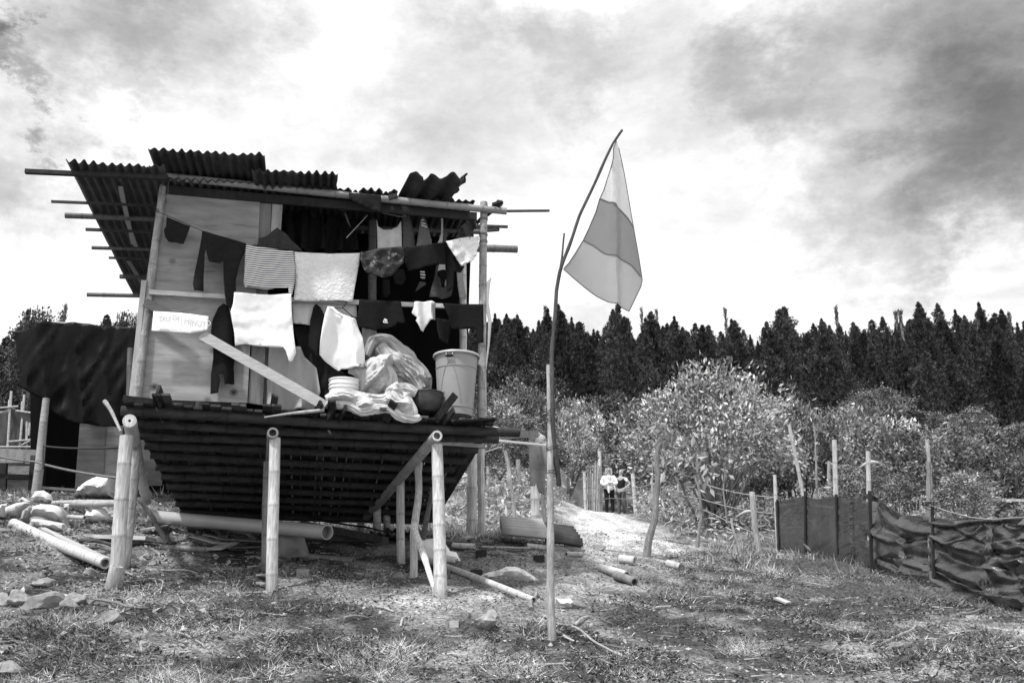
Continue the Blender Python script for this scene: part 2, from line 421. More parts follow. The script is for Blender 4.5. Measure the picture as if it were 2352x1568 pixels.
mb = MB(); crooked(mb, [base(1004,1388,9.2), at(998,1350,9.2), at(955,1222,10.0), at(951,1205,10.1)], .022, .04, wob=.015, tone=1.3); part('prop', mb, BAMBOO)['label'] = 'pale barked branch used as a prop'
mb = MB(); crooked(mb, [at(972,1236,10.9), Fp(994,1120,.9)], .034, .03, wob=.01, tone=.8); part('prop', mb, BAMBOOD)
mb = MB(); crooked(mb, [Z('5',1105,365)+(0,), ], .02, .02) if False else crooked(mb, [at(316,1145,10.6), at(350,1190,10.7), at(358,1205,10.8), at(382,1245,10.9)], .026, .03, wob=.03); part('prop', mb, BARK)['label'] = 'crooked dark branch wedged under the floor'
# floor beams running back under the joists
def fbeam(x0, y0, d0, x1, y1, d1, r0, r1, m=BAMBOO, tone=1., hol=.35):
    mb = MB(); bam(mb, Fp(x0,y0,d0), Fp(x1,y1,d1), r0, r1, gap=.38, hollow=hol, tone=tone, seg=16); return part('floor_beam', mb, m)
fbeam(296,966,-.42, 338,1150,4.2, .064, .06, hol=.78)
fbeam(627,992,-.36, 607,1190,4.2, .055, .05, BAMBOOD)
fbeam(1005,1001,-.42, 838,1190,4.2, .057, .055, BAMBOO, .8)
# joists across them
jd = [-.22,.12,.50,.9,1.3,1.75,2.2,2.65,3.1,3.6,4.1]
jr = [1150,1108,1066,1052,1030,1000,975,960,943,905,890]
for i, (d, xr) in enumerate(zip(jd, jr)):
    s0 = .0 if i else -.06
    z0 = zf(0, d)-.045; a = P(s0, d, zf(s0, d)-.048)
    ln = 3.62+(xr-1066)/260 if i < 4 else 3.42+random.uniform(-.1,.25)
    b = P(ln, d, zf(ln, d)-.048)
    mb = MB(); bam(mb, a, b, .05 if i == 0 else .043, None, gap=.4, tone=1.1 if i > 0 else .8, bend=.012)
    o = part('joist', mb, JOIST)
mb = MB(); bam(mb, Fp(1112,983,-.18), Fp(1152,991,-.18), .046, .044, gap=.5, hollow=.3); part('joist_end', mb, BAMBOOH)
mb = MB(); bam(mb, Fp(985,1012,.45), Fp(1111,1018,.45), .05, .05, gap=.5, hollow=.3); part('joist_end', mb, BAMBOOH)
# floor planks, each running front to back with its own overhang
s = -.02; k = 0
over = {3:.16, 4:.17, 8:.05, 11:.07, 12:.06, 15:.08, 16:.09, 22:.22, 28:.13, 30:.08}
while s < 3.62:
    wd = random.uniform(.062, .10); ov = over.get(k, random.uniform(-.03, .03))
    mb = MB(); f = -.33-ov; tl = random.uniform(-.01, .015)
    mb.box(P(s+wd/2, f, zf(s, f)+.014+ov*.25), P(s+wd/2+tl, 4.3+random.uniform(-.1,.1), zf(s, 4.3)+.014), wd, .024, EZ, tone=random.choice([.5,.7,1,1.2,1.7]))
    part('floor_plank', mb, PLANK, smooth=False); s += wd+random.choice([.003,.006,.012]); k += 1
for (x0,y0,x1,y1,d,wd) in [(1046,906,1000,966,-.42,.075),(1042,941,1018,970,-.4,.06),(905,922,886,966,-.4,.085),(738,924,722,956,-.38,.06),(770,932,752,960,-.38,.07),(795,936,777,962,-.38,.07),(632,908,626,944,-.38,.065),(362,897,372,925,-.36,.13)]:
    mb = MB(); mb.box(Fp(x0,y0,d-.1), Fp(x1,y1,d+.12), wd, .025, EY*-1+EZ*.3, tone=random.uniform(.5,.9)); part('loose_plank', mb, PLANK, smooth=False)
mb = MB(); mb.box(Fp(1040,972,-.3), Fp(1134,966,-.3), .22, .022, EZ, tone=.35); part('floor_plank', mb, PLANK, smooth=False)['label'] = 'wide dark board at the right end of the floor'
mb = MB(); mb.box(Fp(283,914,-.42), Fp(352,922,-.42), .055, .024, EY, tone=.5); part('loose_plank', mb, PLANK, smooth=False)
# posts of the upper room
def post(x0,y0,d0,x1,y1,d1,r0,r1,m=BAMBOO,name='post',**k):
    mb = MB(); bam(mb, Fp(x0,y0,d0), Fp(x1,y1,d1), r0, r1, **k); return part(name, mb, m)
post(312,925,0, 377,403,.02, .047,.038, BAMBOOP, tone=1.)
post(1104,960,0, 1112,465,0, .045,.043, BAMBOOP, tone=1., gap=.24)
post(1063,960,.9, 1063,520,.9, .046,.044, BAMBOO, gap=.4)
post(853,960,.8, 857,470,.8, .05,.05, BAMBOOD, tone=.7)
mb = MB(); mb.box(Fp(302,914,-.03), Fp(331,644,-.03), .05, .02, EY); part('batten', mb, WOODZ, smooth=False)
mb = MB(); bam(mb, Fp(190,388,-.06), Fp(1163,484,-.06), .042, .040, gap=.42, tone=.95, hollow=.25, seg=16); part('top_beam', mb, mat('bamboo_beam', .26,.6,.3,.35,5,(.9,4,4),.2,n2=.2,n2scale=26))
mb = MB(); mb.box(Fp(376,436,.03), Fp(1095,498,.03), .03, .10, EZ, tone=.25); part('top_plate', mb, WOODD, smooth=False)
mb = MB(); mb.box(Fp(343,671,-.045), Fp(520,682,-.045), .03, .05, EZ); part('rail', mb, WOODX, smooth=False)
mb = MB(); mb.box(Fp(560,684,-.045), Fp(1102,706,-.045), .03, .05, EZ); part('rail', mb, WOODX, smooth=False)
# front sheets of plywood
def knots(N, L, M, t, mp, k):
    v = N.new('ShaderNodeTexVoronoi'); v.inputs['Scale'].default_value = 3.2; v.inputs['Randomness'].default_value = 1
    mv = N.new('ShaderNodeMapping'); mv.inputs['Scale'].default_value = (1, 0, 1); L.new(t.outputs['Object'], mv.inputs['Vector']); L.new(mv.outputs[0], v.inputs['Vector'])
    a = M('MULTIPLY', M('SUBTRACT', v.outputs['Distance'], .04), 7.0, True)
    nb = N.new('ShaderNodeTexNoise'); nb.inputs['Scale'].default_value = 2.; nb.inputs['Detail'].default_value = 8
    mq = N.new('ShaderNodeMapping'); mq.inputs['Scale'].default_value = (1.6, 1.6, 16); L.new(t.outputs['Object'], mq.inputs['Vector']); L.new(mq.outputs[0], nb.inputs['Vector'])
    s_ = M('MULTIPLY', M('MAXIMUM', M('SUBTRACT', nb.outputs[0], .60), 0.), 2.6)
    return M('MULTIPLY', M('MULTIPLY', k, M('ADD', M('MULTIPLY', a, .88), .12)), M('MAXIMUM', M('SUBTRACT', 1.0, s_), .45))
PLY = mat('plywood', .30, .8, .2, .42, 2.0, (1,1,5), .08, custom=knots)
PLYD = mat('plywood_weathered', .30, .85, .2, .3, 4, (5,5,.7), .12, n2=.15)
def panel(name, q, d, m, th=.012, tone=1., nx=14, nz=14, bow=.008, label=None, parent=None):
    mb = MB(); c = [Fp(x, y, d) for x, y in q]    # TL TR BR BL
    vs, fs = [], []
    for side in (0, 1):
        for j in range(nz+1):
            for i in range(nx+1):
                a = c[0].lerp(c[1], i/nx); b = c[3].lerp(c[2], i/nx); p = a.lerp(b, j/nz)
                p = p+EY*(side*th+bow*math.sin(i/nx*3.14)*math.sin(j/nz*3)+.004*noise.noise(p*2)); vs.append(p)
    M0 = (nx+1)*(nz+1)
    for j in range(nz):
        for i in range(nx):
            a = j*(nx+1)+i; fs.append((a, a+nx+1, a+nx+2, a+1)); fs.append((M0+a, M0+a+1, M0+a+nx+2, M0+a+nx+1))
    bd = [i for i in range(nx+1)]+[j*(nx+1)+nx for j in range(1, nz+1)]+[nz*(nx+1)+i for i in range(nx-1, -1, -1)]+[j*(nx+1) for j in range(nz-1, 0, -1)]
    for i in range(len(bd)):
        a, b = bd[i], bd[(i+1) % len(bd)]; fs.append((a, b, b+M0, a+M0))
    mb.add(vs, fs, tone); o = part(name, mb, m)
    if label: o['label'] = label
    return o
panel('plywood_panel', [(371,428),(597,462),(588,682),(347,672)], .03, PLY, tone=.78)  # upper panel: darker tone paints in the shade of the roof overhang
panel('plywood_panel', [(345,676),(580,686),(568,925),(318,915)], .03, PLY, tone=.95)
panel('wall_board', [(598,450),(624,454),(604,930),(570,925)], .05, PLYD, tone=.55)
panel('wall_board', [(626,456),(650,460),(640,600),(618,600)], .045, PLYD, tone=.9)
panel('wall_board', [(604,700),(640,700),(628,935),(606,930)], .07, PLYD, tone=.4)
# diagonal brace board and its dark upper end
mb = MB(); mb.box(Fp(462,768,-.10), Fp(744,930,-.30), .105, .016, EY, tone=.85); part('diagonal_board', mb, WOODX, smooth=False)
mb = MB(); mb.box(Fp(333,694,-.07), Fp(420,738,-.09), .095, .014, EY, tone=.22); part('diagonal_board', mb, WOODX, smooth=False)
# black lining of the room, side and back walls
def quad(name, pts, m, tone=1., n=16, amp=.02, parent=hut, fold=3.0):
    mb = MB(); vs, fs = [], []; nrm = (pts[1]-pts[0]).cross(pts[3]-pts[0]).normalized()
    for j in range(n+1):
        for i in range(n+1):
            p = pts[0].lerp(pts[1], i/n).lerp(pts[3].lerp(pts[2], i/n), j/n)
            vs.append(p+nrm*amp*noise.noise(Vector((p.x*fold*2, p.y*fold*2, p.z*fold*.4))))
    for j in range(n):
        for i in range(n):
            a = j*(n+1)+i; fs.append((a, a+1, a+n+2, a+n+1))
    mb.add(vs, fs, tone); return mb.build(name, m, parent, solid=.004)
s0 = loc_(Fp(600,900,1.2))[0]; s1 = loc_(Fp(1074,900,1.2))[0]
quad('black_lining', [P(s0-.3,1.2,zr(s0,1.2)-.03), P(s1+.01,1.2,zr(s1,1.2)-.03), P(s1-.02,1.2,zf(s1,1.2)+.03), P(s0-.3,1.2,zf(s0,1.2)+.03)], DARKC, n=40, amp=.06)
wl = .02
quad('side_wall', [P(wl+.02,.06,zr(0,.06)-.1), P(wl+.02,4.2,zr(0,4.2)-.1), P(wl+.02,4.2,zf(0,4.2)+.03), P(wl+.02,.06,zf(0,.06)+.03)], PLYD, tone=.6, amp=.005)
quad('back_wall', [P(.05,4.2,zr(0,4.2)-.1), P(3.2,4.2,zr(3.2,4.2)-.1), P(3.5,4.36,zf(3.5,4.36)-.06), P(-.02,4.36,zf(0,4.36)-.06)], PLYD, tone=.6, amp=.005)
# roof purlins sticking out at both ends
for (x, y, r, ln, m, tn) in [(58,394,.024,1.38,WOODD,.3),(118,463,.014,1.6,WOODD,.5),(150,497,.033,4.9,BAMBOOD,.55),(197,527,.017,1.7,WOODD,.6),(211,567,.024,4.4,BAMBOOD,.5),(250,592,.014,1.5,WOODD,.6),(275,635,.026,3.9,WOODD,.9),(200,675,.032,4.5,BAMBOOD,.6)]:
    p = onplane(x, y, PR, -.05); s_, d_, z_ = loc_(p); q = P(s_+ln, d_, z_+PR[0]*ln)
    mb = MB(); mb.box(p, q, r*2, r*1.8, EZ, tone=tn) if m is WOODD else bam(mb, p, q, r, r*.9, tone=tn, gap=.5, bend=.01); part('purlin', mb, m, smooth=m is not WOODD)
for (x0,y0,x1,y1,d,r,m) in [(1150,485,1262,484,.1,.014,WOODD),(1080,569,1188,573,2.6,.056,BAMBOOD),(1070,518,1166,521,1.1,.018,WOODD)]:
    mb = MB(); mb.box(Fp(x0,y0,d), Fp(x1,y1,d), r*2, r*1.6, EZ, tone=.5) if m is WOODD else bam(mb, Fp(x0,y0,d), Fp(x1,y1,d), r, r*.95, tone=.8); part('purlin', mb, m, smooth=m is not WOODD)
mb = MB(); mb.box(Fp(1092,528,1.12), Fp(1146,524,1.12), .05, .07, EZ, tone=.7); part('purlin', mb, WOODD, smooth=False)
mb = MB(); crooked(mb, [Fp(1095,512,.3), Fp(1148,466,-.1)], .022, .045, wob=.01, tone=.4); part('rafter', mb, WOODD)
for (x0,y0,x1,y1) in [(277,430,306,560),(290,500,314,570)]:
    mb = MB(); p, q = onplane(x0,y0,PR,-.03), onplane(x1,y1,PR,-.03); mb.box(p, q, .05, .02, EZ, tone=.8); part('rafter', mb, WOODZ, smooth=False)
mb = MB(); p, q = onplane(296,600,PR,-.03), onplane(330,655,PR,-.03); mb.box(p, q, .06, .02, EZ, tone=.5); part('rafter', mb, WOODZ, smooth=False)
# corrugated roofing
def sheet(name, s0, s1, d0, d1, lift=0., per=.086, amp=.017, m=METAL, tone=1., tilt=0., rag=.03, ny=14, skew=0., tornr=0., thick=.0025, top=None, label=None):
    n = int((s1-s0)/per*10); mb = MB(); vs, fs, ts = [], [], []
    for j in range(ny+1):
        for i in range(n+1):
            s_ = s0+(s1-s0)*i/n
            de = d0+rag*noise.noise(Vector((s_*3, d0, 1)))+rag*.9*noise.noise(Vector((s_*17, d0, 5)))+(.07 if noise.noise(Vector((s_*6, d0, 8))) > .42 else 0)
            dd = de+(d1-de)*j/ny; ss = s_+skew*(j/ny)
            if tornr and i > n*.9: ss -= tornr*abs(noise.noise(Vector((dd*4, 3, 9))))
            z = zr(ss, dd)+.02+lift+tilt*(d1-dd)+amp*math.sin(2*math.pi*s_/per+.8*noise.noise(Vector((s_*3, 1, lift*9))))*(1+.8*noise.noise(Vector((s_*4, dd, 4))))
            z += .02*noise.noise(Vector((ss*1.3, dd*1.5, lift*30)))
            vs.append(P(ss, dd, z)); ts.append(tone*(1+.3*noise.noise(Vector((int(s_/per)*3.3, dd*.6, 2)))))
    for j in range(ny):
        for i in range(n):
            a = j*(n+1)+i; fs.append((a, a+1, a+n+2, a+n+1))
    mb.add(vs, fs, ts); o = part(name, mb, m, solid=thick)
    if label: o['label'] = label
sL = loc_(onplane(150,374,PR))[0]; sLb = loc_(Fp(305,682,4.3))[0]
def sx(x, y, d): return loc_(Fp(x, y, d))[0]
sheet('roof_sheet', sL, sL+.95, -.5, 4.35, 0, skew=sLb-sL, tone=1.0)
sheet('roof_sheet', sL+.85, sL+2.0, -.12, 4.35, .03, skew=(sLb-sL)*.4, tone=.9)
sheet('roof_sheet', sL+1.9, sL+3.4, -.12, 4.35, .0, skew=0, tone=.8)
sheet('roof_sheet', sL+3.3, sx(1090,480,.15), .12, 4.35, .02, skew=-.1, tone=.8)
sheet('roof_sheet', sx(336,358,-.6), sx(606,385,-.6), -.62, 1.6, .065, tilt=.030, tone=.85, rag=.06, label='rusty sheet overhanging the front, ragged at its edge')
sheet('roof_sheet', sx(574,408,-.55), sx(779,405,-.55), -.48, 1.6, .02, tilt=.0, tone=.95, rag=.03, tornr=.05, label='short rusty sheet with nail holes at its end')
sheet('roof_sheet', sx(937,440,-.3), sx(1078,440,-.3), -.45, .5, .03, per=.205, amp=.034, m=FIBRO, tilt=.05, rag=.05, skew=-.12, tornr=.1, thick=.008, label='broken piece of thick wavy fibre cement roofing')
mb = MB(); mb.box(Fp(893,455,-.1), Fp(912,450,-.1), .06, .05, EZ, tone=.3); part('roof_scrap', mb, WOODD, smooth=False)
mb = MB(); mb.box(Fp(1132,470,-.12), Fp(1154,464,-.2), .045, .03, EZ, tone=.2); part('roof_scrap', mb, WOODD, smooth=False)
# lashings of rope round posts and beams
def loop(mb, c, ax, r, n=2, th=.006):
    ax = Vector(ax).normalized(); x = ax.orthogonal().normalized(); y = ax.cross(x)
    pts = [c+ax*(i/(n*14)-.5)*th*3*n+(x*math.cos(i*2*math.pi/14)+y*math.sin(i*2*math.pi/14))*r for i in range(n*14+1)]
    mb.tube(pts, th/2, 5)
for (x,y,d,r) in [(1111,505,0,.05),(1110,540,0,.05),(1110,557,0,.05),(355,485,0,.048),(1112,478,0,.05)]:
    mb = MB(); loop(mb, Fp(x,y,d), EZ+EX*random.uniform(-.4,.4), r, 2); part('lashing', mb, ROPED)
# white plastic edge blowing out behind the right post
mb = MB(); cv = [(1128,637),(1117,650),(1112,690),(1121,735),(1120,790),(1114,850),(1116,955)]; wds = [.01,.05,.06,.05,.03,.02,.02]
pl = [Fp(x, y, .05) for x, y in cv]; vs = []
for p, w_ in zip(pl, wds): vs += [p, p+EX*w_+EY*.05]
mb.add(vs, [(2*i, 2*i+1, 2*i+3, 2*i+2) for i in range(len(cv)-1)])
WPL = mat('white_plastic', .82, .5, .4, .06, 5, (1,1,1), .2, trans=.2)
part('plastic_edge', mb, WPL, solid=.003)

# ------------------------------------------------------------ cloth cut along an outline, hanging in a plane parallel to the front
CL = {}
def densify(pts, h):
    out_ = []
    for i in range(len(pts)):
        a, b = Vector(pts[i]), Vector(pts[(i+1) % len(pts)]); n = max(1, int((b-a).length/h))
        for k in range(n): out_.append(a.lerp(b, k/n))
    return out_
def inpoly(p, poly):
    c = False; n = len(poly); x, y = p; j = n-1
    for i in range(n):
        if (poly[i][1] > y) != (poly[j][1] > y) and x < (poly[j][0]-poly[i][0])*(y-poly[i][1])/(poly[j][1]-poly[i][1])+poly[i][0]: c = not c
        j = i
    return c
def fold_v(k=18., a=.02, ph=0.):
    a = a*1.7
    return lambda s, z, t: a*(.25+t)*math.sin(k*s+ph+2.5*noise.noise(Vector((s*4, z*1.2, ph))))+a*.6*noise.noise(Vector((s*9, z*3, ph)))
def fold_c(a=.03, sc_=7., ph=0., ani=1.):
    def f(s, z, t):
        n_ = noise.noise(Vector((s*sc_, z*sc_*ani, ph))); n2_ = noise.noise(Vector((s*sc_*2.3+4, z*sc_*2.3*ani, ph)))
        return a*(1-2*abs(n_))*1.2+a*.5*(1-2*abs(n2_))
    return f
def outline_mesh(mb, pts, d, fold, h=.026, tonef=None, curve=0.):
    P2 = [loc_(Fp(x, y, d)) for x, y in pts]; P2 = [(a, c) for a, b, c in P2]
    dn = densify(P2, h); dn = [(p.x, p.y) for p in dn]
    zs = [p[1] for p in dn]; z1, z0 = max(zs), min(zs); xs = [p[0] for p in dn]
    inner = []
    z_ = z0+h*.5
    while z_ < z1:
        x_ = min(xs)+h*.5
        while x_ < max(xs):
            q = (x_+random.uniform(-.2,.2)*h, z_+random.uniform(-.2,.2)*h)
            if inpoly(q, dn) and min((q[0]-p[0])**2+(q[1]-p[1])**2 for p in dn) > (h*.45)**2: inner.append(q)
            x_ += h
        z_ += h
    vc, _, fc, *_r = geometry.delaunay_2d_cdt([Vector(p) for p in dn+inner], [], [list(range(len(dn)))], 1, 1e-5)
    vs, ts = [], []
    for v in vc:
        t = (z1-v.y)/max(.01, z1-z0); dd = fold(v.x, v.y, t)
        vs.append(P(v.x, d-dd, v.y)); ts.append(tonef(v.x, v.y, t, min(xs), max(xs)) if tonef else 1.)
    mb.add(vs, [tuple(f) for f in fc], ts)
def cloth(name, label, cat, pts, d, m, fold=None, group=None, solid=.005, parent=None, h=.026, tonef=None):
    mb = MB(); outline_mesh(mb, pts, d, fold or fold_v(), h, tonef)
    if parent is not None: return mb.build(name, m, parent, solid=solid)
    o = mb.build(name, m, solid=solid); return tag(o, label, cat, group)
def stripes(per, duty=.5, lo=.06, axis=2, off=0., amp=0.):
    def f(N, L, M, t, mp, k):
        sp = N.new('ShaderNodeSeparateXYZ'); L.new(t.outputs['Object'], sp.inputs[0])
        v = sp.outputs[axis]
        if amp:
            nn = N.new('ShaderNodeTexNoise'); nn.inputs['Scale'].default_value = 4; L.new(t.outputs['Object'], nn.inputs['Vector'])
            v = M('ADD', v, M('MULTIPLY', nn.outputs[0], amp))
        fr = M('FRACT', M('ADD', M('MULTIPLY', v, 1/per), 50+off), 0)
        g_ = M('GREATER_THAN', fr, duty)
        return M('MULTIPLY', k, M('ADD', M('MULTIPLY', g_, 1-lo), lo))
    return f
CBLK = mat('cloth_black', .010, .95, .1, .2, 20, (1,1,1), .3)
CDRK = mat('cloth_dark', .015, .95, .1, .3, 18, (1,1,1), .3)
CGRY = mat('cloth_grey', .08, .95, .1, .3, 30, (1,1,1), .3, n2=.3, n2scale=200)
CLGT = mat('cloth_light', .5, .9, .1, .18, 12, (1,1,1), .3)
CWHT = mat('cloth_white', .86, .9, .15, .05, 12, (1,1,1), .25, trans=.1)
CTOW = mat('towel_patterned', .68, .95, .1, .10, 16, (1,1,1), .8, bscale=34, n2=.08, n2scale=60)
CSTR = mat('cloth_striped', .8, .9, .1, .05, 12, (1,1,1), .2, custom=stripes(.0245, .5, .02, amp=.02))
def blotch(N, L, M, t, mp, k):
    n = N.new('ShaderNodeTexNoise'); n.inputs['Scale'].default_value = 9; n.inputs['Detail'].default_value = 7; n.inputs['Roughness'].default_value = .7; L.new(t.outputs['Object'], n.inputs['Vector'])
    return M('MULTIPLY', k, M('ADD', M('MULTIPLY', M('SUBTRACT', n.outputs[0], .55), 5.5, True), .05))
CPAT = mat('cloth_patterned', .42, .8, .3, .2, 12, (1,1,1), .4, custom=blotch)
def scribble(N, L, M, t, mp, k):
    w_ = N.new('ShaderNodeTexNoise'); w_.inputs['Scale'].default_value = 7; w_.inputs['Distortion'].default_value = 1.5; L.new(t.outputs['Object'], w_.inputs['Vector'])
    a = M('ABSOLUTE', M('SUBTRACT', w_.outputs[0], .5), 0); g_ = M('LESS_THAN', a, .012)
    return M('MULTIPLY', k, M('SUBTRACT', 1.0, M('MULTIPLY', g_, .4)))
CBAG = mat('cloth_flowered', .72, .9, .1, .1, 12, (1,1,1), .4, custom=scribble)
# the line itself
lp = ZL('1', [(1240,620),(1330,655),(1525,740),(1625,783),(1975,885)])+ZL('2', [(222,948),(500,966),(750,958),(890,935),(1090,921),(1430,874),(1690,830),(1720,826)])
mb = MB(); mb.tube([Fp(x, y, -.115) for x, y in lp], .004, 5); tag(mb.build('clothesline', ROPED), 'thin dark clothesline strung across the hut front between its corner posts', 'clothesline')
mb = MB(); p = Fp(1333/3.491, 306.2+330/3.491, -.1); mb.tube([Z and Fp(*Z('1',1350,390),-.08), Fp(*Z('1',1345,500),-.08), Fp(*Z('1',1335,660),-.1)], .002, 4); tag(mb.build('hanging_string', ROPE), 'thin pale string hanging from the roof beam to the left end of the clothesline', 'string')
GL = 'laundry on the upper clothesline'; GR = 'laundry hung over the lower rail'; GI = 'clothes hanging in the dark of the hut'
cloth('shorts', 'small dark shorts hanging at the left end of the clothesline', 'shorts', ZL('1', [(1335,665),(1525,742),(1500,810),(1468,878),(1430,872),(1410,862),(1350,862),(1325,830),(1315,775),(1330,740)]), -.12, CDRK, group=GL)
cloth('overalls', 'dark overalls with long legs hanging on the line left of the striped shirt', 'overalls', ZL('1', [(1622,783),(1800,832),(1975,885),(1960,960),(1925,1025),(1905,1100),(1888,1180),(1890,1260),(1880,1340),(1865,1395),(1850,1410),(1815,1370),(1805,1300),(1795,1180),(1790,1020),(1760,1030),(1680,1035),(1665,990),(1650,930),(1640,985),(1640,1060),(1635,1160),(1632,1268),(1560,1265),(1548,1210),(1560,1120),(1580,1020),(1600,920),(1615,840)]), -.13, CDRK, fold_v(24,.018,2), group=GL)
cloth('striped_shirt', 'black and white striped shirt hanging from the clothesline', 'shirt', ZL('1', [(1975,888),(2160,920),(2352,945),(2358,1000),(2366,1100),(2363,1200),(2343,1300),(2316,1295),(2312,1240),(2138,1245),(2005,1232),(1990,1230),(1965,1237),(1955,1200),(1962,1100),(1965,1000)]), -.13, CSTR, fold_v(14,.012,1), group=GL)
cloth('towel', 'large white patterned towel hanging from the clothesline beside the striped shirt', 'towel', ZL('2', [(222,950),(500,968),(748,960),(742,1040),(722,1150),(705,1240),(690,1345),(450,1345),(218,1335),(228,1200),(225,1050)]), -.12, CTOW, fold_v(9,.012,3), group=GL)
cloth('camouflage_trousers', 'folded trousers with a blotchy camouflage pattern hanging on the clothesline', 'trousers', ZL('2', [(755,958),(890,935),(1090,922),(1100,960),(1095,1050),(1060,1085),(1000,1150),(930,1170),(860,1150),(790,1120),(765,1070),(748,1010)]), -.15, CPAT, fold_c(.035,5,2), group=GL)
cloth('skirt', 'plain black cloth on the line between the camouflage trousers and the white flowered bag', 'skirt', ZL('2', [(1105,920),(1430,875),(1440,1045),(1370,1050),(1300,1075),(1140,1090),(1108,1030)]), -.13, CBLK, group=GL)
cloth('flowered_pillowcase', 'white flowered gathered pillowcase at the right end of the clothesline', 'pillowcase', ZL('2', [(1435,872),(1560,845),(1680,830),(1705,850),(1690,880),(1703,905),(1685,940),(1680,985),(1640,1035),(1560,1060),(1500,980),(1460,920)]), -.14, CBAG, fold_c(.02,8,5), group=GL)
cloth('black_skirt', 'long black skirt hanging behind the white flowered pillowcase', 'skirt', ZL('2', [(1420,880),(1450,885),(1555,1060),(1590,1062),(1560,1110),(1500,1120),(1495,1250),(1450,1270),(1432,1050)]), -.08, CBLK, group=GL)
# inside the room
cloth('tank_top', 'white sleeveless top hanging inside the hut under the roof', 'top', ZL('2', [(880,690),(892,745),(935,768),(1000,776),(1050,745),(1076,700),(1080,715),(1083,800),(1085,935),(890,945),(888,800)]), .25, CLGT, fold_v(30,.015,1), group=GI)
cloth('grey_sweater', 'grey woollen sweater hanging beside the white sleeveless top', 'sweater', ZL('2', [(1082,660),(1140,655),(1165,740),(1190,850),(1195,915),(1090,925),(1088,720)]), .3, CGRY, fold_v(20,.02,4), group=GI)
CSH = mat('cloth_shoulder_stripes', .13, .95, .1, .3, 30, (1,1,1), .3)
o = cloth('jacket', 'grey jacket with three white shoulder stripes hanging inside the hut', 'jacket', ZL('2', [(1245,670),(1265,680),(1290,740),(1325,850),(1330,905),(1200,910),(1215,790),(1230,700)]), .3, CSH, fold_v(18,.02,7), group=GI)
for q in ([(1240,690),(1262,692),(1264,700),(1240,702)],[(1238,712),(1272,722),(1275,732),(1237,722)],[(1240,732),(1284,748),(1287,757),(1240,742)]):
    cloth('sleeve_stripe', '', '', ZL('2', q), .265, CWHT, fold_v(18,.003,7), parent=o, solid=.003, h=.02)
cloth('draped_shirt', 'dark shirt draped over the roof beam above the room', 'shirt', ZL('2', [(657,482),(740,487),(800,492),(850,500),(915,504),(917,640),(850,625),(760,580),(700,555),(660,530)]), -.12, CDRK, fold_c(.02,5,9), group=GI)
cloth('denim_sleeve', 'pale denim jacket with a long hanging sleeve near the inner post', 'jacket', ZL('2', [(1522,1070),(1565,1070),(1580,1180),(1605,1300),(1600,1325),(1545,1320),(1530,1230),(1522,1130)]), .3, mat('denim', .3,.95,.1,.25,20,(1,1,1),.3), fold_v(30,.02,3), group=GI)
cloth('grey_bag', 'big dark grey cloth bag hanging low inside the hut, left of the denim jacket', 'bag', ZL('2', [(1360,1060),(1440,1050),(1480,1120),(1500,1220),(1485,1290),(1400,1330),(1300,1320),(1320,1240),(1345,1150)]), .45, CGRY, fold_v(16,.03,3), group=GI)
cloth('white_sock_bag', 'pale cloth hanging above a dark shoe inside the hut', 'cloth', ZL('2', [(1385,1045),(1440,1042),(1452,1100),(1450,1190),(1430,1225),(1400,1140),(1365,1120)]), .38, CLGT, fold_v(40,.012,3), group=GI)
cloth('shoe', 'dark shoe hanging by its lace in front of the pale cloth', 'shoe', ZL('2', [(1370,1110),(1400,1100),(1440,1112),(1445,1140),(1428,1190),(1425,1230),(1402,1225),(1395,1160),(1372,1135)]), .33, CBLK, fold_c(.02,9,1), group=GI, solid=.05)
cloth('striped_sock', 'small striped sock hanging in the middle of the room', 'sock', ZL('2', [(1230,1105),(1266,1105),(1274,1140),(1270,1172),(1240,1168),(1232,1140)]), .4, mat('sock_stripes', .6,.9,.1,.1,20,(1,1,1),.1,custom=stripes(.035,.5,.05)), fold_v(10,.01,1), group=GI)
cloth('socks', 'pale sock hanging below the striped one', 'sock', ZL('2', [(1225,1190),(1275,1200),(1275,1218),(1190,1275),(1205,1240)]), .4, CGRY, group=GI)
for i, (q, lb) in enumerate([([(1020,1100),(1100,1085),(1120,1160),(1090,1210),(1030,1215),(1015,1160)], 'round dark hat hanging under the camouflage trousers'),
        ([(930,1170),(985,1170),(990,1290),(960,1320),(930,1310)], 'narrow dark cloth hanging right of the mid post'),
        ([(430,560),(500,580),(560,600),(640,600),(645,620),(520,615),(435,590)], 'pair of worn sandals hanging under the roof beam'),
        ([(615,630),(640,640),(680,750),(650,710)], 'pointed grey rag hanging below the sandals'),
        ([(1420,770),(1450,768),(1440,870),(1412,872)], 'narrow grey cloth behind the black skirt'),
        ([(1400,660),(1412,660),(1418,870),(1375,870),(1400,800)], 'narrow pale strap hanging under the roof'),
        ([(340,560),(400,545),(410,600),(385,670),(350,650)], 'small dark rag under the beam at the left of the opening')]):
    cloth('hanging_rag', lb, 'rag', ZL('2', q), .35 if i != 3 else .2, [CDRK, CDRK, CGRY, CGRY, CGRY, CLGT, CDRK][i], group=GI)
for i, (x, y0, y1) in enumerate([(655,478,560),(690,470,575),(725,480,575),(765,490,578),(800,500,578)]):
    cloth('dark_garment', ['leftmost dark garment hanging in the deep shade above the white towel','second dark garment from the left in the shade above the white towel','middle one of the dark garments in the shade above the white towel','dark garment fourth from the left, right above the towel end','dark garment in the shade just left of the draped shirt'][i], 'garment', [(x-14,y0),(x+16,y0+3),(x+24,y1),(x-20,y1)], .6+.03*i, CDRK, fold_v(25,.03,i), group='dark garments in the shade above the white towel')
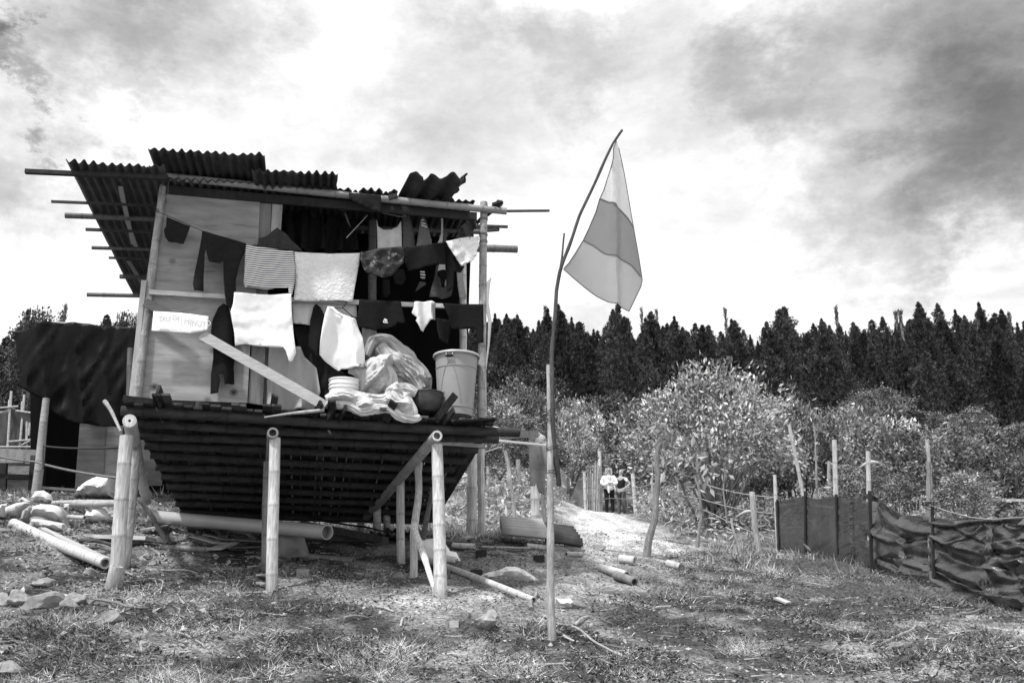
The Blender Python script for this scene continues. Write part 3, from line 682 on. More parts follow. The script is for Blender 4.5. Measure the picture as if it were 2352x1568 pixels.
cloth('umbrella_cloth', 'dark grey peaked umbrella cloth hanging behind the clothesline', 'umbrella', ZL('2', [(88,760),(150,808),(220,880),(290,952),(150,940),(20,930),(-80,925),(-60,850),(15,820)]), .0, CGRY, lambda s, z, t: .03*abs(math.sin(s*22)), group=GI, tonef=lambda s,z,t,a,b: .5)
cloth('torn_black_plastic', 'torn black plastic hanging in tatters from the roof beside the right post', 'plastic', ZL('2', [(1505,862),(1530,770),(1590,705),(1622,650),(1640,645),(1640,680),(1665,660),(1683,638),(1668,700),(1678,770),(1655,782),(1662,835),(1580,850)]), .5, BLACKT, fold_c(.03,5,3), group=GI)
# over the rail
cloth('white_shirt', 'large white long-sleeved shirt hanging over the rail on the plywood front', 'shirt', ZL('3', [(1880,0),(2110,4),(2335,8),(2340,150),(2354,330),(2374,480),(2344,545),(2317,550),(2306,510),(2290,460),(2270,435),(2150,430),(2060,420),(1960,405),(1885,420),(1882,330),(1862,230),(1850,150),(1870,90)]), -.16, CWHT, (lambda f2, c0: lambda s, z, t: .013*t*math.sin(19*(z-1.1*(s-c0)**2)+5*noise.noise(Vector((s*3, z*2, 1))))+.03*(1-t)*math.sin(9*s)+f2(s, z, t))(fold_c(.006,9,3), loc_(Fp(600,700,0))[0]), group=GR)
cloth('hooded_sweater', 'black sweater with dangling sleeves hanging in front of the lower plywood panel', 'sweater', ZL('3', [(1790,82),(1830,100),(1860,230),(1882,330),(1882,480),(1870,600),(1875,720),(1805,735),(1790,640),(1750,650),(1765,690),(1750,800),(1685,800),(1690,640),(1708,520),(1708,400),(1688,300),(1705,200),(1750,110)]), -.06, CBLK, fold_v(26,.02,5), group=GR)
cloth('undercloth', 'thin grey-white cloth hanging under the rail behind the white shorts', 'cloth', ZL('2', [(203,1345),(480,1355),(720,1362),(722,1480),(470,1450),(345,1540),(212,1528)]), -.0, CLGT, fold_v(12,.012,8), group=GR)
cloth('sleeveless_shirt', 'narrow black top hanging between the white shirt and the white shorts', 'top', ZL('4', [(395,82),(430,110),(465,180),(450,260),(425,420),(405,525),(375,480),(330,425),(345,300),(350,210),(375,110)]), -.06, CBLK, group=GR)
o = cloth('white_shorts', 'white shorts on a wire hanger below the rail', 'shorts', ZL('4', [(490,110),(530,105),(560,140),(640,190),(715,208),(740,290),(770,350),(785,460),(793,575),(720,602),(600,590),(580,607),(530,580),(455,515),(425,495),(430,400),(445,280),(465,180)]), -.17, CWHT, fold_v(17,.045,3), group=GR)
cloth('waistband', '', '', ZL('4', [(500,108),(535,108),(565,140),(640,186),(716,203),(712,216),(636,204),(555,160),(520,125)]), -.185, CWHT, fold_v(70,.003,3), parent=o, solid=.006)
def text_mesh(name, body, px, py, d, size, m, parent=None, rot=0., sx_=1., push=.003):
    cu = bpy.data.curves.new('t', 'FONT'); cu.body = body; cu.size = size; cu.resolution_u = 2; cu.extrude = .0012; cu.space_character = 1.05
    ob = bpy.data.objects.new('t', cu); COL.objects.link(ob); dg = bpy.context.evaluated_depsgraph_get()
    me = bpy.data.meshes.new_from_object(ob.evaluated_get(dg)); bpy.data.objects.remove(ob)
    o0 = Fp(px, py, d-push); mb = MB(); ca, sa = math.cos(rot), math.sin(rot)
    vs = [o0+EX*((v.co.x*ca-v.co.y*sa)*sx_)+EZ*(v.co.x*sa+v.co.y*ca)-EY*v.co.z for v in me.vertices]
    mb.add(vs, [tuple(p.vertices) for p in me.polygons]); return mb.build(name, m, parent, smooth=False)
INK = mat('black_ink', .02, .8, .1, .1, 5); PALEINK = mat('faded_pencil', .74, .9, .1, .2, 5)
text_mesh('lettering', 'ABU', *Z('4', 727,583), -.22, .035, INK, o, .12)
hg = thing('wire_hanger', 'dark wire hanger holding the white shorts', 'hanger', Fp(*Z('4',620,120), -.1))
mb = MB(); mb.tube([Fp(*Z('4',*q), -.1) for q in [(630,60),(640,80),(625,100),(605,108),(615,120),(705,200)]], .006, 6); mb.tube([Fp(*Z('4',*q), -.1) for q in [(615,120),(560,118),(510,118)]], .004, 6); mb.build('hanger_wire', ROPED, hg)
o = cloth('black_tshirt', 'black t-shirt with a small white mark folded over the rail', 't-shirt', ZL('4', [(740,48),(900,56),(1075,65),(1095,170),(1110,235),(1075,245),(1045,235),(1030,265),(960,275),(890,285),(870,302),(780,280),(720,275),(715,240),(735,140)]), -.11, CBLK, fold_v(15,.015,6), group=GR)
mb = MB()
for (a, b, c, d_) in [(942,205,960,207),(940,212,968,214),(945,222,965,224),(934,232,972,234)]: mb.box(Fp(*Z('4',a,b),-.14), Fp(*Z('4',c,d_),-.14), .008, .002, EY)
mb.box(Fp(*Z('4',937,215),-.14), Fp(*Z('4',937,234),-.14), .006, .002, EY); mb.build('white_mark', CWHT, o, smooth=False)
o = cloth('striped_rag', 'ragged off-white cloth with dark side stripes hanging over the rail', 'rag', ZL('4', [(1185,68),(1250,66),(1325,62),(1352,75),(1352,210),(1312,215),(1290,245),(1270,270),(1255,305),(1235,300),(1215,260),(1195,220),(1205,200),(1165,150),(1180,110)]), -.12, mat('rag_white', .62,.9,.1,.18,14,(1,1,1),.3), fold_v(45,.02,6), group=GR, h=.018)
for x in (1322,1332,1342,1350): cloth('side_stripe', '', '', ZL('4', [(x,75),(x+4,76),(x+1,208),(x-3,208)]), -.14, INK, fold_v(45,.002,6), parent=o, solid=.002, h=.02)
cloth('black_jeans', 'black jeans folded over the right end of the rail', 'jeans', ZL('4', [(1410,80),(1570,86),(1735,90),(1738,240),(1735,400),(1685,405),(1680,290),(1480,280),(1460,200),(1430,130)]), -.11, CBLK, fold_v(14,.015,9), group=GR)
cloth('dark_trousers', 'dark trousers hanging inside below the rail, left of the black jeans', 'trousers', ZL('4', [(1360,200),(1470,210),(1475,300),(1460,395),(1420,390),(1385,380),(1365,300)]), .3, CDRK, fold_v(20,.02,3), group=GR)
o = cloth('paper_sign', 'white paper sign with faint pencil writing pinned to the plywood front', 'sign', ZL('3', [(1232,145),(1455,158),(1672,186),(1668,285),(1650,300),(1520,322),(1450,316),(1215,300)]), -.125, mat('paper', .86,.8,.2,.03,6,(1,1,1),.1), fold_c(.006,3,2))
for body, q, sz, r in [('SALE', (1262,190), .075, -.07), ('DE', (1375,195), .075, -.07), ('MINUTO', (1468,232), .09, -.07)]:
    text_mesh('pencil_writing', body, *Z('3', *q), -.14, sz, PALEINK, o, r, .75)
mb = MB(); mb.tube([Fp(*Z('3', 1268+i*3.6, 270+i*.35+6*math.sin(i*1.1)+3*math.sin(i*.37)), -.142) for i in range(44)], .0016, 4); mb.build('pencil_scribble', PALEINK, o)
mb = MB(); mb.box(Fp(*Z('3',1455,160),-.140), Fp(*Z('3',1445,316),-.140), .004, .002, EY); mb.build('paper_seam', PALEINK, o, smooth=False)
CURT = mat('curtain_plastic', .42, .6, .4, .15, 5, (3,3,.5), .3, trans=.2)
cloth('plastic_curtain', 'translucent pale plastic curtain hanging from the rail down to the floor', 'curtain', ZL('4', [(20,430),(270,430),(300,500),(400,600),(430,800),(370,935),(180,935),(0,930),(5,700)]), .06, CURT, fold_v(24,.035,1))
cloth('dark_curtain', 'dark cloth curtain hanging behind the plastic curtain under the white shorts', 'curtain', ZL('4', [(215,260),(350,255),(430,430),(560,600),(720,700),(720,900),(430,900),(400,610),(270,470)]), .12, CDRK, fold_v(24,.03,4), tonef=lambda s,z,t,a,b: 1.6)
# ------------------------------------------------------------ on the platform
TARP = mat('woven_tarp', .55, .65, .35, .16, 6, (1,1,1), .35, n2=.06, trans=.08)
TARPG = mat('grey_tarp', .36, .65, .35, .2, 6, (1,1,1), .35)
def heap(name, label, cat, pts, d, bulge, m, f=None, h=.015, tonef=None, crease=.045, sc_=4.5, ph=0., ang=.5):
    """plastic sheeting lying in a heap: a domed, creased shell that bulges towards the front and closes behind"""
    mb = MB(); P2 = [loc_(Fp(x, y, d)) for x, y in pts]; poly = [(a, c) for a, b, c in P2]
    dn = [(p.x, p.y) for p in densify(poly, h)]
    def dist(x, z): return math.sqrt(min((x-p[0])**2+(z-p[1])**2 for p in dn))
    def fo(s, z, t):
        e = min(1, dist(s, z)/.16); e = math.sqrt(max(0, 1-(1-e)**2))
        n_ = noise.noise(Vector((s*sc_, z*sc_, ph))); n2_ = noise.noise(Vector((s*sc_*2.2+z*3, z*sc_*2.2, ph+3)))
        wv = noise.noise_vector(Vector((s*3, z*3, ph+7)))*.35
        n3_ = noise.noise(Vector(((s+wv.x)*sc_*1.2+z*5, (z+wv.y)*sc_*3, ph+5))); n4_ = noise.noise(Vector(((s+wv.x)*sc_*5, (z+wv.y)*sc_*6-s*9, ph+11)))
        a_, b_ = s*math.cos(ang)+z*math.sin(ang), -s*math.sin(ang)+z*math.cos(ang); b_ += .12*noise.noise(Vector((a_*2.2, b_*2, ph+20)))+.05*noise.noise(Vector((a_*6, b_*5, ph+21)))
        l1 = 1-2.4*abs(noise.noise(Vector((b_*6, a_*1.4, ph+30)))); l2 = 1-2.4*abs(noise.noise(Vector((b_*14, a_*3.2, ph+31)))); l3 = 1-2.4*abs(noise.noise(Vector((b_*30, a_*9, ph+32))))
        return bulge*e+e*(crease*.7*(1-3*abs(n_))+crease*1.5*l1+crease*.9*l2+crease*.3*l3)
    outline_mesh(mb, pts, d, fo, h, tonef)
    outline_mesh(mb, pts, d+.02, lambda s, z, t: -bulge*.7*min(1, dist(s, z)/.16), h*2)
    return tag(mb.build(name, m), label, cat)
heap('tarpaulin', 'grey folded tarpaulin arching up behind the white heap on the platform', 'tarp', ZL('4', [(790,430),(830,380),(870,340),(940,345),(1030,400),(1130,470),(1200,540),(1290,640),(1328,690),(1310,790),(1240,800),(1180,780),(1080,780),(1000,740),(970,660),(1010,560),(960,470),(900,440),(830,520),(795,520)]), .15, .10, TARPG, crease=.045, sc_=2.2, ang=-.75)
heap('tarpaulin', 'middle grey-white tarpaulin bundle standing between the arch and the low heap', 'tarp', ZL('4', [(800,585),(850,530),(905,500),(1000,490),(1025,560),(985,640),(1000,720),(960,840),(900,830),(840,800),(735,830),(720,650),(650,610),(760,600),(795,600)]), .0, .14, TARP, tonef=lambda s,z,t,a,b: .85, sc_=2.5, ph=3, crease=.05, ang=1.1)
heap('tarpaulin', 'crumpled white tarpaulin lying low along the platform edge in front of the pot', 'tarp', ZL('4', [(480,850),(560,780),(700,815),(820,815),(930,840),(960,760),(1040,710),(1100,770),(1230,790),(1170,840),(1178,950),(1150,990),(1240,1000),(1190,1020),(1090,1018),(1020,960),(940,925),(860,940),(800,980),(700,960),(640,925),(560,905),(450,925)]), -.28, .12, TARP, sc_=3, ph=6, crease=.05, ang=-.12)
def roll(mb, pts, r, d, seg=44, n=70, lob=5, tw=5., seed=1., tone=1., taper=.35):
    q = [Fp(*Z('4', x, y), d) for x, y in pts]; Ls = [0]
    for i in range(1, len(q)): Ls.append(Ls[-1]+(q[i]-q[i-1]).length)
    def cr(t):
        k = 0
        while k < len(q)-2 and t > Ls[k+1]: k += 1
        f = (t-Ls[k])/max(1e-6, Ls[k+1]-Ls[k]); a, b, c, e_ = q[max(k-1,0)], q[k], q[k+1], q[min(k+2,len(q)-1)]
        return .5*((2*b)+(-a+c)*f+(2*a-5*b+4*c-e_)*f*f+(-a+3*b-3*c+e_)*f**3)
    vs, fs, ts = [], [], []; P_ = [cr(Ls[-1]*i/n) for i in range(n+1)]
    for i in range(n+1):
        a = (P_[min(i+1,n)]-P_[max(i-1,0)]).normalized(); x = a.cross(EY).normalized(); y = a.cross(x); t = i/n; s_ = Ls[-1]*t
        rr = r*(1-taper*abs(2*t-1)**3)*(1+.35*noise.noise(Vector((s_*6, seed, 2))))
        for k in range(seg):
            an = 2*math.pi*k/seg; ca, sa = math.cos(an), math.sin(an)
            rd = 1-2.2*abs(noise.noise(Vector((ca*lob*.45+s_*.6, sa*lob*.45+tw*s_*.5, s_*2.2+seed)))); r2 = 1-2*abs(noise.noise(Vector((ca*lob*1.1, sa*lob*1.1+tw*s_, s_*6+seed+5))))
            vs.append(P_[i]+(x*ca+y*sa)*rr*(1+.38*rd+.16*r2)); ts.append(tone)
    for i in range(n):
        for k in range(seg): k2 = (k+1) % seg; fs.append((i*seg+k, i*seg+k2, (i+1)*seg+k2, (i+1)*seg+k))
    fs.append(tuple(range(seg))[::-1]); fs.append(tuple(n*seg+k for k in range(seg))); mb.add(vs, fs, ts)
arch, mid_, low = [o for o in bpy.data.objects if o.name.startswith('tarpaulin')]
mb = MB(); roll(mb, [(795,500),(860,385),(960,380),(1060,450),(1170,550),(1270,670),(1295,770)], .055, .08, seed=3); mb.build('folded_edge', TARPG, arch)
mb = MB(); roll(mb, [(905,420),(985,520),(1080,590),(1180,680),(1235,775)], .07, .02, seed=8, lob=4); mb.build('fold', TARPG, arch)
mb = MB(); roll(mb, [(900,440),(960,510),(1000,600),(1040,700),(1080,780)], .05, .04, seed=18, lob=4, tone=.8); mb.build('fold', TARPG, arch)
mb = MB(); roll(mb, [(800,600),(860,560),(940,590),(990,680),(980,780),(1000,850)], .06, -.08, seed=12, lob=5); mb.build('fold', TARP, mid_)
mb = MB(); roll(mb, [(660,600),(740,620),(800,690),(850,780),(900,840)], .055, -.04, seed=15, lob=4, tone=.75); mb.build('fold', TARP, mid_)
mb = MB(); roll(mb, [(480,855),(580,815),(720,835),(850,860),(960,855),(1040,790),(1100,760),(1200,800)], .048, -.34, seed=21, lob=5); mb.build('fold', TARP, low)
mb = MB(); roll(mb, [(520,890),(640,900),(760,945),(880,925),(990,930),(1080,990),(1190,1005),(1230,985)], .036, -.40, seed=27, lob=5, tw=8); mb.build('fold', TARP, low)
mb = MB(); roll(mb, [(1000,790),(1060,850),(1130,880),(1160,950),(1110,1000)], .055, -.36, seed=33, lob=4); mb.build('fold', TARP, low)
cloth('plastic_sheet', 'patterned plastic sheet hanging behind the white shorts', 'sheet', ZL('4', [(760,285),(870,300),(890,340),(830,420),(790,500),(770,400)]), .1, TARPG, fold_c(.03,8,4))
def lathe(mb, c, prof, seg=40, tone=1.):
    vs, fs = [], []
    for (r, z) in prof:
        for k in range(seg):
            an = 2*math.pi*k/seg; vs.append(Vector(c)+Vector((r*math.cos(an), r*math.sin(an), z)))
    for i in range(len(prof)-1):
        for k in range(seg):
            k2 = (k+1) % seg; fs.append((i*seg+k, i*seg+k2, (i+1)*seg+k2, (i+1)*seg+k))
    mb.add(vs, fs, tone)
def vessel(name, label, cat, xc, yb, yt, d, r0, r1, m, bands=(), th=.006, rim=.014):
    b = Fp(xc, yb, d); t = Fp(xc, yt, d); hgt = (t-b).z; c = Vector((b.x, b.y, b.z))
    e = thing(name, label, cat, c); mb = MB()
    prof = [(0,0),(r0,0),(r0,.004)]
    n = 14
    for i in range(1, n):
        zz = hgt*i/n; prof.append((r0+(r1-r0)*i/n, zz))
    prof += [(r1,hgt),(r1-th,hgt),(r0-th+.002,.01),(0,.01)]
    lathe(mb, c, prof); mb.build('body', m, e)
    return e, c, hgt
BUCK = mat('grey_plastic', .27, .42, .45, .08, 5, (1,1,1), .03); BUCKL = mat('rim_plastic', .42, .4, .45, .05, 5)
xb = 1045; sc1 = Fp(xb,960,-.12); wpx = lambda px, dd: (Fp(xb+px/2,900,dd)-Fp(xb-px/2,900,dd)).length
e, c, hg_ = vessel('plastic_bin', 'big grey round plastic bin with side handles standing at the right corner of the platform', 'bin', 1046, 957, 818, -.12, wpx(78,-.12)/2, wpx(98,-.12)/2, BUCK)
r1 = wpx(98,-.12)/2; r0 = wpx(78,-.12)/2
mb = MB(); lathe(mb, c, [(r1-.006,hg_-.002),(r1+.018,hg_-.024),(r1+.028,hg_-.012),(r1+.022,hg_+.004),(r1-.01,hg_+.006),(r1-.012,hg_-.002)]); mb.build('rim', BUCKL, e)
for fz in (.77, .12):
    rr = r0+(r1-r0)*fz; mb = MB(); lathe(mb, c, [(rr-.002,hg_*fz-.006),(rr+.006,hg_*fz-.004),(rr+.006,hg_*fz+.004),(rr-.002,hg_*fz+.006)]); mb.build('band', BUCK, e)
mb = MB(); hd = Vector((-.25,-.97,0)).normalized(); sd_ = Vector((hd.y*-1, hd.x, 0)); hc = c+hd*(r1+.02)+EZ*(hg_-.062)
mb.tube([hc+sd_*.04*-1, hc+sd_*.04], .011, 8); mb.build('handle', CBLK, e)
for q in (-.035,.035): mb = MB(); mb.tube([hc+sd_*q+EZ*.05-hd*.01, hc+sd_*q], .005, 6); mb.build('handle_bracket', BUCKL, e)
mb = MB(); pts = []
for i in range(25):
    t = i/24; a_ = -.9+1.75*t; fz = .77*math.sin(math.pi*(t*.94+.03))**.8*.97+.06; rr = r0+(r1-r0)*fz+.002
    an = math.radians(255)+a_*.72; pts.append(c+Vector((rr*math.cos(an), rr*math.sin(an), hg_*fz)))
mb.tube(pts, .0035, 6); mb.build('rope_loop', ROPE, e)
WB = mat('white_bucket_plastic', .78, .4, .4, .05, 5)
rb = wpx(67,-.1)/2
e, c, hg_ = vessel('white_bucket', 'white paint bucket half hidden behind the crumpled white tarpaulin', 'bucket', 788, 935, 873, -.05, rb*.93, rb, WB)
for fz in (.98,.80,.66):
    mb = MB(); rr = rb*(.93+.07*fz); lathe(mb, c, [(rr-.002,hg_*fz-.008),(rr+.008,hg_*fz-.006),(rr+.008,hg_*fz+.004),(rr-.002,hg_*fz+.006)]); mb.build('ridge', WB, e)
POT = mat('sooty_metal', .05, .55, .5, .6, 9, (1,1,1), .2, metal=.3)
rp = wpx(66,-.2)/2
b = Fp(981,945,-.26); t = Fp(981,903,-.26); hp = (t-b).z; e = thing('cooking_pot', 'sooty metal cooking pot with ring handles beside the big bin', 'pot', b)
mb = MB(); lathe(mb, b, [(0,0),(rp*.55,.002),(rp*.82,hp*.2),(rp*.95,hp*.55),(rp,hp*.97),(rp+.012,hp),(rp+.01,hp+.006),(rp-.006,hp),(rp*.9,hp*.5),(rp*.6,.012),(0,.012)]); mb.build('pot_body', POT, e)
for sg in (-1, 1):
    cc = b+EX*sg*(rp+.02)+EZ*(hp-.01); pts = [cc+EX*.028*math.cos(i*.45)*1+EZ*.03*math.sin(i*.45) for i in range(15)]
    mb = MB(); mb.tube(pts, .005, 6); mb.build('ring_handle', POT, e)
mb = MB(); crooked(mb, [Fp(607,958,-.5), Fp(660,950,-.45), Fp(745,941,-.42)], .008, .02, wob=.005); tag(mb.build('stick', WOODZ), 'thin pale pointed stick lying on the platform edge below the plastic curtain', 'stick')
mb = MB(); crooked(mb, [at(240,921,8.9), at(255,945,8.85), at(262,960,8.8), at(277,990,8.7)], .022, .012, wob=.008); tag(mb.build('branch', BARKP), 'bent pale branch stuck up beside the left floor beam end', 'branch')
mb = MB(); mb.tube([Fp(*Z('2',640,838),.3), Fp(*Z('2',810,655),.3)], .006, 6); tag(mb.build('thin_cane', WOODZ), 'thin cane slanting in the dark room beside the draped shirt', 'cane')
mb = MB(); mb.tube([Fp(*Z('2',920,638),.2), Fp(*Z('2',1070,668),.2)], .004, 5); mb.tube([Fp(*Z('2',990,575),.2), Fp(*Z('2',1115,665),.2), Fp(*Z('2',1070,668),.2)], .004, 5); tag(mb.build('coat_hanger', WOODZ), 'thin pale coat hanger under the beam above the grey sweater', 'hanger')
# ------------------------------------------------------------ flag and its poles
CP7 = lambda x, y: (1225+x/3.074, 245+y/3.074)
YF = 7.8; dF = loc_(at(1350,600,YF))[1]
fp = thing('flagpole', 'tall forked stick lashed to a barked post in the grass, carrying the flag', 'flagpole', base(1268,1462,YF,0))
mb = MB(); crooked(mb, [base(1268,1464,YF), at(1265,1300,YF), at(1263,1000,YF), at(1260,838,YF)], .036, .024, seg=12, n=30, wob=.012); mb.build('post', BARKP, fp)
mb = MB(); crooked(mb, [at(1284,1116,YF+.05), at(1270,978,YF-.03), at(1267,878,YF-.03), at(1268,810,YF), at(1273,755,YF), at(1279,668,YF), at(1287,622,YF), at(1296,594,YF), at(1332,492,YF), at(1371,411,YF), at(1407,333,YF), at(1429,299,YF)], .022, .012, seg=9, n=60, wob=.012, tone=.35); mb.build('stick', BARK, fp)
mb = MB(); crooked(mb, [at(1286,628,YF), at(1292,590,YF), at(1296,536,YF)], .013, .008, wob=.005, n=8, tone=.35); mb.build('fork', BARK, fp)
for (x, y) in [(1264,945),(1266,965),(1265,1030),(1266,1085)]:
    mb = MB(); loop(mb, at(x+2, y, YF), EZ+EX*random.uniform(-.3,.3), .042, 2, .006); mb.build('lashing', ROPED, fp)
FU = mat('flag_pale', .92,.85,.1,.05,6,(1,1,1),.1,trans=.7); FM = mat('flag_mid', .40,.85,.1,.05,6,(1,1,1),.1,trans=.7); FL_ = mat('flag_lower', .62,.85,.1,.05,6,(1,1,1),.1,trans=.7)
fl = thing('flag', 'limp three-banded flag hanging from the thin stick against the clouds', 'flag', at(1400,500,YF))
def ffold(s, z, t): return .05*math.exp(-((s-fs0)/.03)**2)+.045*math.sin(s*9+z*1.5)+.02*noise.noise(Vector((s*5+z*2, z*1.2, 2)))
fs0 = loc_(Fp(1409,600,dF))[0]
b1 = [(465,655),(520,690),(600,740),(660,790),(708,850)]; b2 = [(362,930),(430,970),(500,1030),(600,1080),(680,1130),(758,1215)]
up = [(590,240),(560,300),(545,400),(520,500),(490,600)]+b1+[(695,760),(680,680),(640,450),(603,270)]
md = [(465,655),(440,750),(400,850),(362,930)]+b2[1:]+[(740,1050),(725,950),(708,850)]+b1[::-1][1:-1]
lw = [(362,930),(300,1030),(250,1105),(205,1155),(330,1240),(460,1330),(600,1415),(665,1455),(720,1340),(750,1280),(763,1230),(758,1215)]+b2[::-1][1:-1]
def smooth_o(q):
    out_ = []; n = len(q)
    for i in range(n):
        a, b = q[i], q[(i+1) % n]; out_ += [a, ((a[0]+b[0])/2, (a[1]+b[1])/2)]
    return out_
for nm, q, m in (('upper_band', up, FU), ('middle_band', md, FM), ('lower_band', lw, FL_)):
    cloth(nm, '', '', [CP7(*p) for p in q], dF, m, ffold, parent=fl, solid=0, h=.03)
for q in ([(590,240),(560,300),(545,400),(520,500),(490,600),(465,655),(440,750),(400,850),(362,930),(300,1030),(250,1105),(205,1155)],[(205,1155),(330,1240),(460,1330),(600,1415),(665,1455),(720,1340),(750,1280),(763,1230),(740,1050),(708,850),(680,680),(640,450),(600,255)]):
    mb = MB(); pp = [];
    for i in range(len(q)-1):
        for k in range(6):
            t = k/6; x, y = q[i][0]*(1-t)+q[i+1][0]*t, q[i][1]*(1-t)+q[i+1][1]*t
            s_, d_, z_ = loc_(Fp(*CP7(x, y), dF)); pp.append(P(s_, dF-ffold(s_, z_, 1.)*(1. if y > 300 else 1), z_))
    mb.tube(pp, .0045, 5, tones=[.5]*len(pp)); mb.build('hem', FM, fl)
for q in (b1, b2):
    mb = MB(); pp = []
    for i in range(len(q)-1):
        for k in range(8):
            t = k/8; x, y = q[i][0]*(1-t)+q[i+1][0]*t, q[i][1]*(1-t)+q[i+1][1]*t; s_, d_, z_ = loc_(Fp(*CP7(x, y), dF)); pp.append(P(s_, dF-ffold(s_, z_, 1.), z_))
    mb.tube(pp, .008, 6); mb.build('seam', FM, fl)
# ------------------------------------------------------------ black tarpaulin fence on the right
tf = thing('tarp_fence', 'shiny black plastic sheeting stretched on sticks as a low fence at the right', 'fence', gp(at(2000,1300,13.4)))
top = [(1781,1152,17.2),(1812,1147,16.6),(1845,1138,16.),(1880,1146,15.4),(1917,1139,14.8),(1955,1148,14.1),(1993,1132,13.4),(2030,1158,12.8),(2070,1181,12.2),(2135,1185,11.4),(2200,1196,10.9),(2278,1192,10.3),(2352,1188,9.6),(2460,1190,8.9),(2600,1200,8.1)]
bot = [(1785,1262,17.2),(1815,1262,16.6),(1845,1268,16.),(1882,1270,15.4),(1920,1292,14.8),(1958,1296,14.1),(1998,1304,13.4),(2035,1313,12.8),(2072,1318,12.2),(2137,1332,11.4),(2196,1368,10.9),(2256,1396,10.3),(2352,1422,9.6),(2460,1452,8.9),(2600,1500,8.1)]
FOLDS = [([(1110,330),(1150,440),(1200,560),(1330,612),(1400,600)],8,.05),([(1110,320),(1200,390),(1290,470),(1400,530),(1480,570),(1585,582)],7,.05),([(1112,345),(1160,500),(1180,590)],5,.03),([(1112,560),(1180,600),(1290,650),(1420,640),(1590,600)],9,-.05),
 ([(1110,640),(1150,740),(1200,800),(1290,860),(1350,892)],8,.055),([(1300,780),(1380,800),(1450,830),(1590,880)],6,.045),([(1112,700),(1200,770),(1300,770),(1450,760),(1585,800)],9,-.035),([(1150,880),(1350,905),(1590,925)],6,.03),
 ([(1600,590),(1680,630),(1750,665),(1950,725),(2200,770),(2352,760)],8,.055),([(1600,485),(1720,520),(1850,520),(1950,490),(2080,478)],8,.05),([(2090,500),(1990,580),(1880,630),(1750,680)],6,.03),([(1600,930),(1700,990),(1800,1060),(1950,1125),(2150,1195),(2352,1255),(2700,1380)],8,.055),
 ([(1620,830),(1740,880),(1850,935),(2000,985),(2200,1000),(2352,960)],10,.045),([(2100,500),(2200,600),(2352,690),(2600,760)],7,.045),([(2130,860),(2250,935),(2352,880),(2600,700)],9,.05),([(1880,560),(2050,640),(2200,610),(2352,540)],8,.04),([(1610,700),(1750,780),(1900,850),(2100,860),(2352,800)],10,-.045),
 ([(1620,880),(1760,960),(1900,1030),(2100,1080),(2352,1120)],8,-.04),([(2110,490),(2250,520),(2352,515),(2700,520)],6,.04),([(2200,680),(2352,640),(2700,560)],7,.04),([(2050,1040),(2200,1060),(2352,1040),(2700,900)],8,.04),
 ([(850,605),(950,545),(1080,480)],5,.028),([(850,700),(1000,640),(1085,600)],5,.03),([(860,790),(980,720),(1085,680)],5,.028),([(850,420),(960,402),(1080,372)],5,.03),([(850,500),(950,480),(1080,430)],5,.028),([(870,820),(980,790),(1060,740)],5,.028),([(850,350),(960,345),(1080,330)],5,.028),([(850,655),(960,600),(1080,545)],4,.02),
 ([(590,330),(650,360),(700,382),(820,395)],5,.02),([(590,375),(640,392),(700,410)],4,.015),([(590,440),(640,470),(680,500)],4,.012),([(700,680),(770,650),(830,600)],5,.018),([(360,350),(420,345),(570,320)],5,.012)]
FPX_ = []
for q, w_, a_ in FOLDS:
    q = ZL('F', q); pp = []
    for i in range(len(q)-1):
        for k in range(12): t = k/12; pp.append((q[i][0]*(1-t)+q[i+1][0]*t, q[i][1]*(1-t)+q[i+1][1]*t))
    pp.append(q[-1]); FPX_.append((np.array(pp), w_, a_))
mb = MB(); vs, ts = [], []; NS, NT = 20, 96; nseg = len(top)-1; cols = nseg*NS+1
for c_ in range(cols):
    i = min(c_//NS, nseg-1); f = (c_-i*NS)/NS
    tp = at(*top[i]).lerp(at(*top[i+1]), f); bp = at(*bot[i]).lerp(at(*bot[i+1]), f)
    tx_ = np.array(top[i][:2])*(1-f)+np.array(top[i+1][:2])*f; bx_ = np.array(bot[i][:2])*(1-f)+np.array(bot[i+1][:2])*f
    ed = (at(*top[i+1])-at(*top[i])); nr_ = Vector((-ed.y, ed.x, 0)).normalized()
    if nr_.y > 0: nr_ = -nr_
    tt = np.arange(NT+1)/NT; PX = tx_[None]*(1-tt[:,None])+bx_[None]*tt[:,None]; dsp = np.zeros(NT+1)
    for pp, w_, a_ in FPX_:
        if pp[:,0].min()-25 > tx_[0] or pp[:,0].max()+25 < tx_[0]: continue
        dd = PX[:,None,:]-pp[None]; d2 = (dd**2).sum(-1); k_ = d2.argmin(1); sg = dd[np.arange(NT+1), k_, 1]
        dist_ = np.sqrt(d2[np.arange(NT+1), k_]); wob = 1+.3*math.sin(tx_[0]*.11+w_*9)
        dsp += a_*wob*(1.25 if w_ > 5 else .38)*np.where(sg < 0, np.exp(-(dist_/(w_*1.5))**2), np.exp(-(dist_/(w_*.8))**2))
    pin = min(1, min(abs(tx_[0]-x_) for x_ in (1782,1845,1917,1993,2136))/10+.15)
    for j in range(NT+1):
        t = j/NT; p = tp.lerp(bp, t)
        cr_ = (1-2*abs(noise.noise(Vector((p.y*2.2+p.z*2, p.z*5-p.y, 4.)))))*.010+(1-2*abs(noise.noise(Vector((p.y*6-p.z*4, p.z*13+p.y*4, 9.)))))*.005
        if c_ < 5*NS: cr_ *= .35
        vs.append(p+nr_*(dsp[j]*pin+cr_)); ts.append(1.)
fs = []
for c_ in range(cols-1):
    for j in range(NT):
        a = c_*(NT+1)+j; fs.append((a, a+1, a+NT+2, a+NT+1))
mb.add(vs, fs, ts)
SHEET = mat('shiny_black_sheet', .15, .19, .5, .4, 3, (1,1,1), .45, bscale=34, metal=1.)
